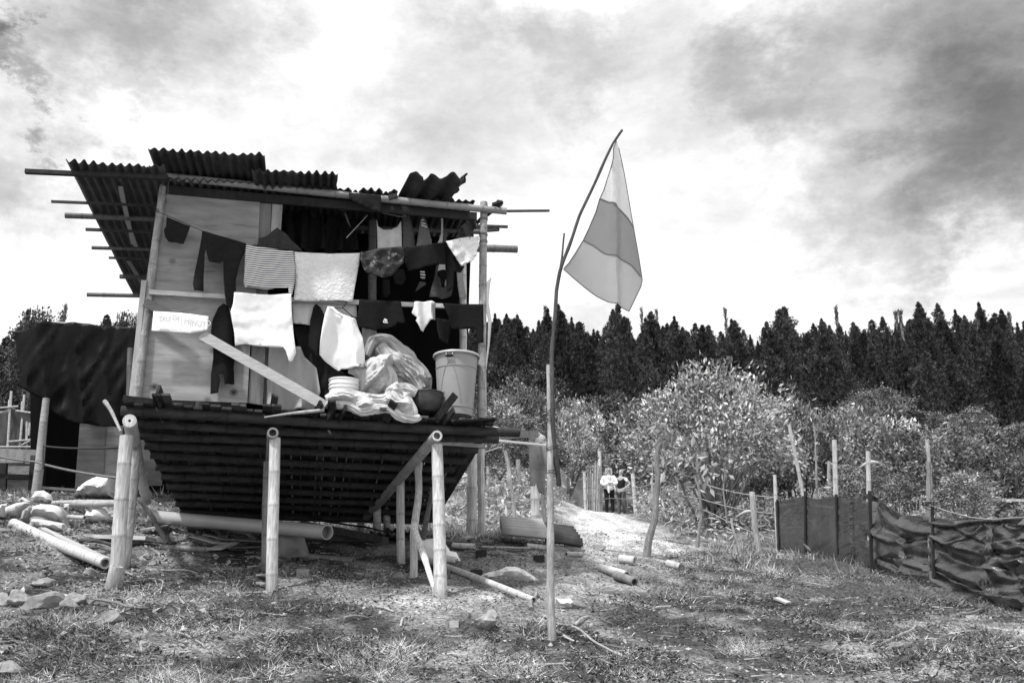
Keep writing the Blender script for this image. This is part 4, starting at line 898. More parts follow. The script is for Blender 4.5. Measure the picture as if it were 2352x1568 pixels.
mb.build('sheeting', SHEET, tf, solid=.003)
for i, (tx, ty, bx, by, Y, wd) in enumerate([(1781,1148,1786,1272,17.15,.03),(1845,1128,1845,1282,15.95,.035),(1916,1136,1921,1290,14.75,.045),(1992,1128,1997,1312,13.3,.05),(2134,1160,2137,1334,11.3,.035)]):
    mb = MB(); mb.box(at(bx,by,Y)-EY*.06, at(tx,ty,Y)-EY*.06, wd, .02, EY, tone=.35); mb.build('batten', WOODD, tf, smooth=False)
for i, (tx, ty, bx, by, Y, r) in enumerate([(1780,1090,1786,1275,17.25,.04),(1812,975,1849,1150,16.2,.035),(1917,1010,1922,1300,14.95,.045),(1994,1036,1999,1318,13.55,.04),(2132,1060,2142,1395,11.45,.03)]):
    mb = MB(); bam(mb, at(bx,by,Y)-Vector((0,0,.1)), at(tx,ty,Y), r, r*.85, tone=.8) if i != 4 else crooked(mb, [at(bx,by,Y)-Vector((0,0,.1)), at(tx,ty,Y)], r*1.3, r, wob=.02); mb.build('post', BAMBOO if i != 4 else BARK, tf)
rp_ = [at(2137,1160,11.25), at(2170,1172,11.1), at(2230,1188,10.8), at(2277,1193,10.3), at(2352,1187,9.7), at(2480,1185,8.8)]
mb = MB(); mb.tube(rp_, .009, 6); tag(mb.build('rope', ROPE), 'pale rope tied from the last fence post along the top of the black sheeting', 'rope')
mb = MB()
for k in range(5): loop(mb, at(2136+random.uniform(-5,5), 1158+random.uniform(-4,4), 11.25), EZ+EX*random.uniform(-.6,.6), random.uniform(.06,.1), 1, .01)
tag(mb.build('rope_coil', ROPED), 'dark coil of rope hung on top of the last fence post', 'rope')
# ------------------------------------------------------------ gate, posts and wires behind the yard
gt = thing('bamboo_gate', 'open gate of thin bamboo palings between two bamboo posts at the top of the path', 'gate', gp(at(1360,1185,31)))
for (tx,ty,bx,by,Y,r) in [(1341,1053,1345,1187,30.6,.055),(1377,1036,1380,1184,31,.065)]:
    mb = MB(); bam(mb, at(bx,by,Y)-Vector((0,0,.15)), at(tx,ty,Y), r, r*.9, gap=.4); mb.build('gate_post', BAMBOO, gt)
for k in range(7):
    x = 1349+k*3.9; mb = MB(); bam(mb, at(x+1.5,1184,30.8), at(x,1066-k*1.2+random.uniform(-4,4),30.8), .022, .018, gap=.4, hollow=0, tone=.85, seg=7); mb.build('paling', BAMBOO, gt)
for y in (1073,1135): mb = MB(); mb.tube([at(1345,y+1,30.75), at(1378,y-4,30.9)], .022, 7); mb.build('gate_rail', BAMBOO, gt)
def pole(name, label, cat, pts, r0, r1, m=BAMBOO, wob=0., group=None, **k):
    mb = MB()
    if wob: crooked(mb, pts, r0, r1, wob=wob, n=18, **k)
    else: bam(mb, pts[0], pts[-1], r0, r1, **k)
    return tag(mb.build(name, m), label, cat, group)
GP = 'posts standing in the yard and along the wires'
def up(x0,y0,Y,x1,y1): return [at(x0,y0,Y)-Vector((0,0,.12)), at(x1,y1,Y)]
pole('fence_post', 'stout bamboo post to the right of the couple at the gate', 'post', up(1461,1176,30.5,1453,1087), .07, .065, group=GP)
pole('bamboo_post', 'smooth pale bamboo post just right of the hut, holding up a board', 'post', up(1082,1230,14.4,1086,1040), .085, .07, group=GP, gap=.5)
pole('bamboo_post', 'thinner pale pole right beside the stout post near the hut', 'post', up(1106,1247,13.8,1105,1032), .058, .05, BAMBOO, group=GP, wob=.02)
pole('bamboo_post', 'pale bamboo post under the hanging cloth', 'post', up(1229,1224,15.3,1228,1090), .075, .07, group=GP)
pole('branch_post', 'thin dark crooked branch standing between the cloth and the flagpole', 'post', up(1254,1224,14.8,1247,1085), .035, .03, BARK, wob=.03, group=GP)
pole('branch_post', 'slender grey stick leaning left of the hanging cloth', 'post', up(1190,1216,16.,1160,1035), .035, .03, BARKP, wob=.06, group=GP)
pole('fence_post', 'short grey post on the grassy bank behind the leaning stick', 'post', up(1191,1112,24,1190,1055), .06, .06, BARKP, wob=.01, group=GP)
pole('branch_post', 'dark stick slanting down to the bank left of the gate', 'post', [at(1309,1140,29), at(1337,1070,29)], .04, .035, WOODD, wob=.02, group=GP)
pole('fence_post', 'old grey post in the grass left of the black fence', 'post', up(1742,1252,16.5,1727,1130), .055, .05, BARKP, wob=.04, group=GP)
pole('branch_post', 'leaning pale stick in the grass between the saplings and the black fence', 'post', up(1698,1250,17,1680,1190), .03, .02, BARKP, wob=.03, group=GP)
for i, (x0,y0,Y,x1,y1,lb) in enumerate([(1500,1180,30,1497,1098,'thin post on the bank right of the gate'),(1560,1175,29,1556,1092,'thin post in front of the big leafy bush'),(1605,1180,28,1600,1100,'thin post at the foot of the big leafy bush'),
    (1905,1130,22,1903,1060,'thin post rising behind the black fence panel'),(2140,1160,19,2130,1010,'pole standing in the bushes behind the black fence'),(1722,1150,24,1728,1090,'short post at the right of the big leafy bush'),(1170,1130,23,1168,1060,'thin post at the left edge of the bank'),(1120,1120,23,1121,1070,'thin post on the bank beside the hut')]):
    pole('fence_post', lb, 'post', up(x0,y0,Y,x1,y1), .045, .04, BARKP, wob=.02, group=GP)
def wire(name, label, pts, r, m=ROPE, sag=.0, cat='wire', group=None):
    mb = MB(); q = []
    for i in range(len(pts)-1):
        for k in range(10): t = k/10; q.append(pts[i].lerp(pts[i+1], t)-Vector((0,0,sag*4*t*(1-t))))
    q.append(pts[-1]); mb.tube(q, r, 4); return tag(mb.build(name, m), label, cat, group)
GWi = 'wires of the field fence'
wire('fence_wire', 'top wire running from the gate post past the couple to the black fence', [at(1453,1120,30.4), at(1520,1102,24), at(1620,1112,21), at(1780,1142,17.3)], .012, sag=.05, group=GWi)
wire('fence_wire', 'second wire sloping down below the top one towards the black fence', [at(1455,1145,30.4), at(1515,1118,24), at(1610,1145,20), at(1783,1180,17.3)], .01, sag=.05, group=GWi)
wire('fence_wire', 'lowest wire slanting across the grass to the black fence', [at(1540,1130,26), at(1640,1180,20), at(1785,1240,17.3)], .01, sag=.05, group=GWi)
wire('fence_wire', 'wire crossing in front of the couple at waist height', [at(1342,1150,30), at(1400,1144,29.6), at(1457,1146,29.8)], .009, group=GWi)
for i, (y0, y1, lb) in enumerate([(1069,1078,'highest wire across the grassy bank'),(1083,1090,'middle wire across the grassy bank'),(1108,1100,'lowest wire across the grassy bank')]):
    wire('fence_wire', lb, [at(1020,y0,22), at(1120,y0+3,23), at(1190,y1-2,24), at(1340,y1,30)], .009, sag=.04, group=GWi)
wire('rope', 'pale cord slanting from the joist end down over the bank', [at(1010,1072,15), at(1060,1055,15), at(1152,1026,15.5)], .014, cat='rope')
# line with the hanging cloth
mb = MB(); mb.tube([at(1105,1008,10.0), at(1253,1022,11.8)], .016, 8); tag(mb.build('water_pipe', mat('white_pipe',.8,.4,.4,.05,4)), 'thin white pipe running from the platform corner to the flagpole', 'pipe')
mb = MB(); mb.box(at(1102,1000,10.3), at(1235,996,11.9), .02, .09, EZ, tone=.7); tag(mb.build('rail_board', WOODG, smooth=False), 'weathered board running behind the white pipe', 'board')
dC = loc_(at(1232,1050,11.9))[1]
CCL = mat('cloth_stained', .26, .95, .1, .45, 4, (1,1,1), .3)
WW = lambda q: ZL('W', q)
cloth('hanging_cloth', 'stained grey cloth hung over the white pipe, dangling to a point', 'cloth', WW([(590,1000),(670,1000),(745,1005),(752,1100),(742,1250),(738,1395),(700,1370),(670,1290),(655,1330),(610,1335),(605,1150)]), dC, CCL, fold_v(10,.05,2))
cloth('draped_blanket', 'grey cloth bunched over the board behind the white pipe', 'blanket', WW([(625,905),(680,900),(720,930),(742,970),(740,1005),(700,990),(660,1000),(640,985),(600,990),(600,930)]), dC+.1, CCL, fold_c(.05,6,2), tonef=lambda *a: 1.6)
# ------------------------------------------------------------ neighbour's shelter under black sheeting, left
ts_ = thing('tarp_shelter', 'neighbouring shelter roofed and walled with black plastic, plywood at its foot', 'shelter', gp(at(200,1120,14.2)))
dS = loc_(at(150,900,14.1))[1]
BT = mat('black_sheeting', .004, .5, .12, .5, 2, (1.5,1.5,.6), .9, bscale=4)
mb = MB(); outline_mesh(mb, ZL('3', [(120,315),(235,285),(320,240),(420,232),(520,240),(700,258),(840,278),(900,270),(1150,300),(1130,830),(1060,1000),(960,1080),(850,1075),(640,1045),(540,1020),(440,960),(385,900),(340,855),(240,800),(135,740),(185,665),(150,560),(135,430)]), dS,
    lambda s, z, t: .10*(1-2*abs(noise.noise(Vector((s*2.2+z*.3, z*.35, 3)))))+.035*(1-2*abs(noise.noise(Vector((s*5-z*1.5, z*1.3, 8))))), .05); mb.build('sheeting', BT, ts_, solid=.004)
mb = MB(); a, b = [], []
tp_ = ZL('3', [(120,315),(235,285),(320,240),(520,240),(840,278),(1150,300)])
vs = [];
for q in tp_:
    p = Fp(*q, dS); vs += [p+EZ*.01, p+EY*2.6+EZ*.35]
mb.add(vs, [(2*i, 2*i+2, 2*i+3, 2*i+1) for i in range(len(tp_)-1)]); mb.build('roof_sheeting', BT, ts_, solid=.004)
pe = MB(); pe.tube([Fp(*q, dS-.02)+EZ*.0 for q in ZL('3', [(235,285),(320,238),(420,231),(520,238),(700,256),(840,277),(900,269),(1100,294)])], .014, 6); pe.build('top_edge', mat('torn_edge',.4,.6,.3,.4,8), ts_)
mb = MB(); bam(mb, at(84,1124,13.9)-EZ*.1, at(107,915,13.9), .07, .052, gap=.75, tone=.62); mb.build('post', BAMBOOH, ts_)
mb = MB(); bam(mb, gp(at(300,1110,14.1))-EZ*.1, at(300,800,14.2), .06, .05, gap=.6, tone=.5); mb.build('post', BAMBOOD, ts_)
def spanel(q, d, m, tone, nm='plywood_panel'):
    mb = MB(); c = [Fp(*Z('3',*p), d) for p in q]; vs, fs = [], []; n = 8
    for sd in (0, .012):
        for j in range(n+1):
            for i in range(n+1): vs.append(c[0].lerp(c[1], i/n).lerp(c[3].lerp(c[2], i/n), j/n)+EY*sd)
    for o_ in (0, (n+1)**2):
        for j in range(n):
            for i in range(n): a = o_+j*(n+1)+i; fs.append((a, a+1, a+n+2, a+n+1))
    mb.add(vs, fs, tone); mb.build(nm, m, ts_)
spanel([(640,1040),(850,1060),(828,1520),(600,1560)], dS+.5, PLY, .62)
spanel([(852,1040),(985,1060),(960,1540),(830,1520)], dS+.52, PLY, .95)
spanel([(985,1040),(1300,1060),(1300,1540),(960,1540)], dS+.55, PLY, .5)
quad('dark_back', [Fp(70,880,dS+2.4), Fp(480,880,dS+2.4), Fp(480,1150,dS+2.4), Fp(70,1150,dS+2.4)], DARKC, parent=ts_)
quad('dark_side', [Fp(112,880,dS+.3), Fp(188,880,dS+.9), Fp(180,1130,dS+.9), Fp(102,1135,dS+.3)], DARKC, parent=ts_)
mb = MB(); mb.box(Fp(92,1120,dS-.1), Fp(175,1126,dS+.1), .12, .04, EZ, tone=.8); mb.build('sill_board', WOODG, ts_, smooth=False)
# dark screen and its poles at the far left
ds2 = loc_(at(40,1000,17.5))[1]
sc_ = thing('dark_screen', 'dark netting screen on thin poles at the far left edge', 'screen', gp(at(30,1110,17.5)))
mb = MB(); outline_mesh(mb, [(-60,945),(30,942),(62,948),(104,952),(100,1000),(92,1050),(88,1070),(30,1078),(-60,1070)], ds2, lambda s,z,t: .12*math.sin(s*5+z*2)+.08*(1-2*abs(noise.noise(Vector((s*3+z*2, z, 1))))), .07); mb.build('netting', mat('netting',.05,.5,.5,.4,4,(2,2,1),.5), sc_, solid=.005)
for (x0,y0,x1,y1) in [(17,1040,26,898),(45,1035,56,906),(20,945,22,918),(50,950,51,922),(61,1045,62,968),(66,1000,69,970)]:
    mb = MB(); mb.tube([Fp(x0,y0,ds2-.15), Fp(x1,y1,ds2-.15)], .022, 6); mb.build('pole', BAMBOOH, sc_)
for (x0,y0,x1,y1) in [(-40,940,42,933),(36,943,98,952),(20,1014,90,1008),(-40,1026,92,1026),(50,1022,95,998)]:
    mb = MB(); mb.tube([Fp(x0,y0,ds2-.18), Fp(x1,y1,ds2-.18)], .02, 6); mb.build('cross_pole', WOODZ, sc_)
wk = thing('work_bench', 'dark timber bench frame topped with small blocks at the far left', 'bench', gp(at(30,1125,15.5)))
dB = loc_(at(40,1090,15.8))[1]
for (x0,y0,x1,y1,w_,t_,tn) in [(-30,1046,84,1050,.10,.25,3.0),(-20,1094,86,1096,.10,.08,.4),(8,1050,4,1135,.13,.1,.35),(80,1046,74,1132,.12,.1,.35)]:
    mb = MB(); mb.box(Fp(x0,y0,dB), Fp(x1,y1,dB), w_, t_, EY if abs(x1-x0) < 20 else EZ, tone=tn*.8); mb.build('frame', WOODD, wk, smooth=False)
for x in (9,24,36,49): mb = MB(); c_ = Fp(x,1058,dB-.15); mb.box(c_-EX*.05, c_+EX*.05, .1, .08, EZ, tone=.9); mb.build('block', WOODG, wk, smooth=False)
for (x0,y0,x1,y1) in [(12,1072,70,1078),(10,1104,70,1108)]:
    mb = MB(); mb.box(Fp(x0,(y0+y1)/2+8,dB+.2), Fp(x1,(y0+y1)/2+8,dB+.2), .02, .2, EZ, tone=1.1); mb.build('pale_board', WOODG, wk, smooth=False)
wire('rope', 'upper dark rope stretched from the far left to the front left stilt', [Fp(-60,1022,1.0)+Vector((0,1.5,0)), at(100,1024,12), at(275,1027,8.95)], .011, ROPED, .02, 'rope')
wire('rope', 'lower rope sloping down from the far left to the front left stilt', [at(-50,1036,13), at(80,1060,12), at(268,1097,8.95)], .014, mat('grey_rope',.14,.9,.1,.3,20), .02, 'rope')
# ------------------------------------------------------------ things lying about
def lay(name, label, cat, x0, y0, x1, y1, r, m, kind='bam', Y0=None, Y1=None, lift=0., tone=1., th=.02, group=None, **k):
    a = G(x0, y0) if Y0 is None else at(x0, y0, Y0); b = G(x1, y1) if Y1 is None else at(x1, y1, Y1)
    if Y0 is None: a = a+EZ*(r*.8+lift)
    if Y1 is None: b = b+EZ*(r*.8+lift)
    mb = MB()
    if kind == 'bam': bam(mb, a, b, r, r*.93, tone=tone, **k)
    elif kind == 'board': mb.box(a, b, r*2, th, EZ+EX*random.uniform(-.3,.3), tone=tone)
    else: crooked(mb, [a, a.lerp(b,.5)+Vector((0,0,r)), b], r, r*.6, wob=.05, tone=tone, seg=7)
    return tag(mb.build(name, m, smooth=kind != 'board'), label, cat, group)
GB = 'timber and bamboo lying about the hut'
lay('bamboo_log', 'thick pale bamboo pole lying on the slope left of the hut', 'bamboo', 30,1202,242,1294, .062, BAMBOOH, Y0=11.6, Y1=9.5, gap=.3, group=GB)
lay('split_bamboo', 'splintered bamboo strip lying right behind the thick pale pole', 'bamboo', 95,1212,246,1285, .035, BAMBOOH, 'board', Y0=11.2, Y1=9.7, tone=.9, group=GB)
lay('bamboo_log', 'bamboo pole lying level behind the sacks', 'bamboo', 123,1155,268,1152, .035, BAMBOOH, Y0=13.0, Y1=12.4, tone=.8, group=GB)
lay('bamboo_log', 'thicker bamboo pole lying level between the white heap and the stilt', 'bamboo', 165,1158,268,1156, .045, BAMBOOH, Y0=12.2, Y1=12.0, tone=.7, group=GB)
lay('bamboo_log', 'short thin bamboo behind the small white bag', 'bamboo', 156,1187,195,1188, .028, BAMBOOH, Y0=11.8, Y1=11.6, tone=.9, group=GB)
lay('board', 'long pale board lying level behind the front left stilt', 'board', 137,1231,346,1238, .09, WOODX, 'board', Y0=11.4, Y1=10.9, tone=1.0, th=.045, group=GB)
o = lay('drain_pipe', 'big grey plastic pipe lying under the hut with its open end to the right', 'pipe', 352,1186,752,1222, .085, PVC, Y0=12.6, Y1=10.1, gap=9, bend=0., hollow=.1, seg=28)
lay('bamboo_log', 'pale bamboo pole running from the hut stilts down towards the flagpole', 'bamboo', 955,1285,1226,1385, .035, BAMBOOH, gap=.22, group=GB)
lay('bamboo_log', 'short bamboo lying on the dark earth below the big pipe', 'bamboo', 690,1287,812,1297, .045, BAMBOOD, tone=.9, group=GB)
lay('beam', 'dark squared beam lying along the back below the hut', 'beam', 695,1203,885,1240, .07, WOODD, 'board', Y0=12.6, Y1=12.0, th=.09, tone=.55, group=GB)
lay('beam', 'second dark beam lying just in front of the long one', 'beam', 650,1240,850,1245, .05, WOODD, 'board', th=.08, tone=.6, group=GB)
lay('dark_cane', 'thin black cane slanting under the back of the hut', 'cane', 660,1181,890,1221, .018, WOODD, 'stick', Y0=12.4, Y1=12.2, tone=.15, group=GB)
rows_ = [ # under-hut debris pile
 ('stick','thin branch with bark in the pile, upper right',480,1206,605,1247,.03,BARKP,'stick'),('board','broken pale board with a splintered end in the pile',450,1248,505,1262,.09,WOODG,'board'),
 ('board','dark board leaning at the right of the pile',572,1278,618,1245,.05,WOODD,'board'),('board','second dark board leaning at the right of the pile',560,1270,612,1238,.05,WOODD,'board'),
 ('bamboo_log','greyish bamboo at the front of the pile',370,1262,480,1270,.035,BAMBOOD,'bam'),('stick','long curved root crossing the pile',390,1250,470,1225,.015,BARK,'stick'),
 ('board','grey board slanting through the middle of the pile',392,1222,470,1240,.04,WOODG,'board'),('board','wide dark board lying flat at the right of the pile',500,1256,610,1262,.11,WOODD,'board'),
 ('stick','forked twig at the lower left of the pile',333,1255,398,1290,.012,BARKP,'stick'),('stick','short twig joining the forked twig',369,1256,385,1280,.01,BARKP,'stick'),
 ('board','small pale board end at the left of the pile',340,1232,372,1222,.10,WOODX,'board'),('stick','bark-covered stick lying behind the pile',430,1210,520,1238,.03,BARK,'stick'),
 ('board','short grey board under the big pipe',470,1235,545,1252,.05,WOODG,'board'),('board','dark board half buried at the pile front',520,1272,600,1268,.06,WOODD,'board'),
 ('stick','thin pale stick low in the pile',300,1252,380,1250,.02,BARKP,'stick'),('stick','dark stick at the very left of the pile',185,1248,262,1256,.03,WOODD,'stick'),
 ('stick','brown stick lying behind the front left stilt',200,1262,255,1272,.02,WOODD,'stick'),('board','flat block in front of the pile',490,1276,530,1262,.09,WOODG,'board'),
 ('board','pale end of a board at the middle stilt',592,1330,608,1332,.05,WOODG,'board'),('board','second pale board end at the middle stilt',590,1348,610,1350,.05,WOODG,'board'),
 ('stick','thin curved root on the bare earth under the hut',280,1318,375,1348,.012,BARKP,'stick'),('stick','thin straight twig on the earth under the hut',370,1310,455,1327,.009,BARKP,'stick'),
 ('stick','flat pale splinter on the earth left of the middle stilt',478,1339,520,1340,.012,WOODX,'stick'),
 ('stick','long grey stick in the grass below the left stilt',205,1392,335,1402,.014,BARK,'stick'),('stick','pale stick crossing the long grey one',252,1395,305,1418,.012,BARKP,'stick'),
 ('stick','thick pale stick lying in the grass at lower left',240,1514,325,1512,.018,BARKP,'stick'),('stick','long arched twig in the grass at lower left',388,1455,470,1492,.008,BARKP,'stick'),
 ('stick','dark stick at the lower left corner of the picture',-10,1485,60,1478,.012,BARK,'stick'),
 ('stick','pale forked stick in the grass right of the middle stilt',790,1433,845,1422,.012,BARKP,'stick'),('stick','short upright pale stick in the grass',920,1445,936,1420,.010,BARKP,'stick'),
 ('stick','slanting stick lying near the front right stilt',862,1398,905,1408,.014,BARKP,'stick'),
 ('stick','broad pale stick standing against the end of the long bamboo',1221,1402,1232,1364,.02,BARKP,'stick'),
 ('stick','long thin root curving away from the foot of the flagpole',1245,1420,1440,1515,.012,BARKP,'stick'),('stick','second root at the foot of the flagpole',1260,1440,1330,1478,.014,BARKP,'stick'),
 ('board','light board lying among the litter behind the flagpole',1103,1262,1215,1265,.05,WOODX,'board'),('bamboo_log','bamboo lying level left of the roofing stack',1040,1259,1090,1262,.04,BAMBOOH,'bam'),
 ('bamboo_log','pale cut bamboo lying across the foot of the roofing stack',1210,1262,1335,1270,.045,BAMBOOH,'bam'),('bamboo_log','short pale bamboo piece right of the roofing stack',1300,1279,1336,1280,.035,BAMBOOH,'bam'),
 ('stick','split stick lying behind the roofing stack',1066,1243,1130,1233,.03,BARKP,'stick'),('stick','thin stick lying flat below the light board',1068,1272,1150,1275,.015,BARK,'stick'),
 ('bamboo_log','short pale log with cut end left of the leaning sapling','1',0,0,0,.06,BAMBOOH,'bam'),
 ('bamboo_log','grey log lying in the grass in the middle of the yard',1380,1312,1440,1330,.05,BAMBOOH,'bam'),('bamboo_log','darker log end touching the grey one',1415,1330,1458,1345,.05,BAMBOOD,'bam'),
 ('bamboo_log','short log with dark end beside the leaning sapling',1532,1302,1562,1310,.055,BAMBOOH,'bam'),
 ('board','pale pointed board lying in the grass at right',1783,1380,1812,1392,.04,WOODX,'board'),
 ('stick','pale gnarled branch lying in the grass at right',2032,1475,2105,1440,.018,BARKP,'stick'),('stick','second piece of the gnarled branch, nearer the bottom',2028,1492,2075,1488,.018,BARKP,'stick'),
 ('stick','thin twig standing out of the grass below the fence',2188,1490,2197,1462,.008,BARKP,'stick'),
 ('stick','curved pale twig below the last fence post',2138,1400,2168,1408,.01,BARKP,'stick'),('stick','dead branch lying below the end of the black fence',2200,1420,2260,1405,.02,BARK,'stick'),
 ('stick','dark stick lying in the grass before the black fence',1925,1345,1965,1362,.014,BARK,'stick'),('stick','long thin twig lying left of the dark stick',1850,1340,1900,1345,.008,BARKP,'stick'),
 ('stick','broken stick lying in the middle of the grass',1470,1400,1540,1395,.012,BARKP,'stick'),('stick','crooked stick in the grass right of the flagpole',1320,1440,1355,1420,.014,BARKP,'stick'),
 ('stick','thin stick lying in the grass at the bottom centre',1200,1540,1310,1528,.012,BARKP,'stick')]
for (nm, lb, x0, y0, x1, y1, r, m, kd) in rows_:
    if x0 == '1': x0, y0, x1, y1 = 1424, 1293, 1458, 1298
    lay(nm, lb, {'stick':'stick','board':'board','bamboo_log':'bamboo'}[nm], x0, y0, x1, y1, r, m, kd, tone=random.uniform(.75,1.15), group=GB, **({'gap':.4} if kd == 'bam' else {}))
# lone bricks and stones
def chunk(name, label, cat, x, y, w_, h_, dep, m, kind='rock', rot=None, group=None, tone=1.):
    c = G(x, y); bm = bmesh.new(); rz = random.uniform(0, 3) if rot is None else rot
    if kind == 'brick':
        bmesh.ops.create_cube(bm, size=1); bmesh.ops.bevel(bm, geom=bm.edges[:], offset=.05, segments=2, affect='EDGES')
    else: bmesh.ops.create_icosphere(bm, subdivisions=3, radius=.55)
    sd = random.random()*30; mb = MB(); vs = []
    for v in bm.verts:
        p = v.co.copy()
        if kind == 'rock':
            for kk in range(9):
                nv = (noise.random_unit_vector.__call__() if False else Vector((math.sin(sd*3+kk*2.4), math.cos(sd*5+kk*1.7), math.sin(sd+kk*4.1)))).normalized(); dd_ = p.dot(nv)-.36
                if dd_ > 0: p = p-nv*dd_*.95
            p = p*(1+.12*noise.noise(p*6+Vector((sd,0,0)))); p *= 1.05
        q = Vector((p.x*w_, p.y*dep, p.z*h_)); cr, sr = math.cos(rz), math.sin(rz)
        vs.append(c+Vector((q.x*cr-q.y*sr, q.x*sr+q.y*cr, q.z+h_*.12)))
    mb.add(vs, [tuple(v.index for v in f.verts) for f in bm.faces], tone); bm.free()
    return tag(mb.build(name, m, smooth=kind != 'rock'), label, cat, group)
for (lb, x, y, m) in [('dark brick standing in front of the cloth heap',1094,1323,BRICKD),('dark brick standing behind the light boards',1105,1279,BRICKD),('small dark brick lying left of the flagpole',1238,1291,BRICKD),('grey brick lying under the hut beside a flat stone',696,1322,BRICK),('small pale cube of wood in the grass left of the big flat rock',1043,1437,WOODX)]:
    s_ = .6 if 'cube' in lb else 1.; chunk('brick', lb, 'brick', x, y, .13*s_, .11*s_, .1*s_, m, 'brick', .1)
GK = 'rocks lying in the earth'
for (lb, x, y, w_, h_, d_) in [('big pale angular rock at the left, largest of its heap',98,1392,.34,.2,.26),('rounded pale rock right of the big angular one',176,1382,.18,.12,.14),('angular rock in front of the big one',158,1400,.16,.12,.14),('dark flat rock left of the big angular one',42,1385,.24,.16,.2),
    ('rock at the left edge of the picture',6,1390,.14,.14,.14),('pale rock in the grass below the rock heap',258,1430,.22,.14,.2),('flat pale slab left of the stilt foot',318-10,1338-10,.0,.0,.0),('flat pale slab between the rock heap and the stilt',155,1350,.05,.02,.05),('small rock beside the bamboo end',325-120,1322,.14,.1,.12),
    ('low rock on the bare slope',100,1345,.2,.08,.16),('small pale stone under the hut',338,1282,.12,.09,.1),('second small stone under the hut',352,1297,.1,.07,.09),('flat stone beside the grey brick',720,1328,.16,.04,.1),
    ('big flat leaning rock left of the flagpole',1112,1436,.26,.15,.2),('small rock behind the big flat one',1163-32,1416,.12,.1,.1),('pale rock at the bottom left corner',22,1548,.22,.14,.2),('stone beside the right rear stilt',918,1330,.14,.12,.12),
    ('pale stone right of the roofing stack',1375,1262,.22,.14,.18),('light stone lying behind the flagpole',1216,1257,.2,.12,.14),('pale round stone in the litter below the flagpole',1330,1398,.16,.1,.12)]:
    if w_ > .06: chunk('rock', lb, 'rock', x, y, w_, h_, d_, ROCK, group=GK, tone=random.uniform(.8,1.25))
# sacks and plastic
SACK = mat('sack', .62, .6, .35, .12, 4, (1,1,1), .35, bscale=9); SACKD = mat('sack_grey', .3, .6, .35, .25, 4, (1,1,1), .35, bscale=9)
def sack(label, pts, Y, bulge, m=SACK, name='sack', ph=0., group=None, h=.035, crease=.02, sc2=5, tonef=None):
    if Y > 8.5:
        lowp = max(pts, key=lambda q: q[1]); Yg = G(lowp[0], lowp[1]-2).y; Y = min(max(Yg, Y-2.2), Y+2.2)
    d = loc_(at(pts[0][0], pts[0][1], Y))[1]
    return heap(name, label, name.replace('_', ' '), pts, d, bulge, m, h=h, ph=ph, crease=crease, sc_=sc2, tonef=tonef)
sack('full grey-white sack with creases at the left, left of the printed one', ZL('5', [(40,430),(130,395),(200,385),(242,395),(235,420),(190,465),(165,520),(100,525),(38,510)]), 11.6, .16, ph=1, tonef=lambda *a: .75)
sack('large white printed sack lying on top of the row', ZL('5', [(245,470),(270,420),(330,405),(420,410),(500,430),(548,490),(552,560),(580,600),(545,605),(500,560),(400,530),(300,500),(250,505)]), 11.2, .18, ph=2)
sack('grey sack end bulging between the two full sacks', ZL('5', [(165,530),(180,460),(240,415),(270,410),(250,460),(245,505),(235,540),(200,560)]), 11.3, .1, SACKD, ph=3)
sack('flattened pale sack lying under the printed one', ZL('5', [(230,570),(255,520),(330,525),(440,545),(520,560),(550,600),(545,640),(480,635),(330,600)]), 11.1, .12, ph=4, tonef=lambda *a: .8)
sack('small white bag with two pointed corners behind the stilt', ZL('5', [(665,520),(690,470),(680,435),(730,465),(760,430),(850,428),(900,490),(915,500),(915,555),(760,560),(690,550)]), 11.5, .12, ph=5)
sack('rounded whitish sack behind the printed one', ZL('5', [(255,345),(300,300),(350,295),(410,330),(430,390),(380,405),(270,400)]), 12.3, .14, ph=6)
sack('white sack corner cut off by the left edge of the picture', ZL('5', [(-60,440),(0,410),(60,395),(40,440),(35,510),(-60,520)]), 11.7, .12, ph=7)
sack('small pale bag peak behind the grey-white sack', ZL('5', [(140,380),(180,345),(245,385),(240,400),(150,395)]), 12.0, .08, ph=8)
sack('torn white bag lying over the bamboo behind the printed sack', ZL('5', [(480,410),(540,400),(590,385),(580,440),(565,465),(530,450),(490,430)]), 11.8, .05, ph=9)
sack('big translucent white plastic heap between the shelter and the stilt', ZL('5', [(595,365),(640,280),(700,225),(800,185),(870,185),(930,200),(925,370),(760,370)]), 12.6, .3, name='plastic_heap', ph=10, crease=.06, sc2=3)
sack('grey sack standing in the shade behind the middle stilt', ZL('6', [(100,625),(200,640),(300,655),(310,700),(350,820),(340,855),(250,845),(180,870),(90,840)]), 10.9, .16, SACKD, ph=11, tonef=lambda *a: .7)
sack('white plastic lying on the ground between the right stilts', ZL('6', [(1215,690),(1330,680),(1420,700),(1470,780),(1520,790),(1562,870),(1490,885),(1360,882),(1300,870),(1240,850)]), 11.9, .1, mat('white_sheet_plastic', .85,.5,.4,.05,5,(1,1,1),.3), name='plastic_sheet', ph=12)
sack('crumpled pale cloth heap lying left of the flagpole', ZL('6', [(1712,980),(1780,950),(1860,935),(1920,905),(1990,905),(2060,930),(2130,975),(2230,1045),(2180,1048),(2080,1020),(2000,1000),(1900,985),(1800,985)]), 10.9, .1, mat('dirty_cloth', .8,.8,.2,.3,6,(1,1,1),.4), name='cloth_heap', ph=13, crease=.075)
sack('pale crumpled bag lying just right of the flagpole foot', ZL('B', [(800,880),(850,895),(930,890),(980,925),(1015,960),(960,975),(880,950),(815,940)]), 9.0, .07, mat('dirty_bag', .75,.8,.2,.3,6,(1,1,1),.4), name='bag', ph=14)
text_mesh('printing', 'Semilla', *Z('5',285,492), loc_(at(90,1180,10.9))[1]-.02, .1, mat('sack_print', .12,.8,.1,.3,5), None, -.1) if False else None
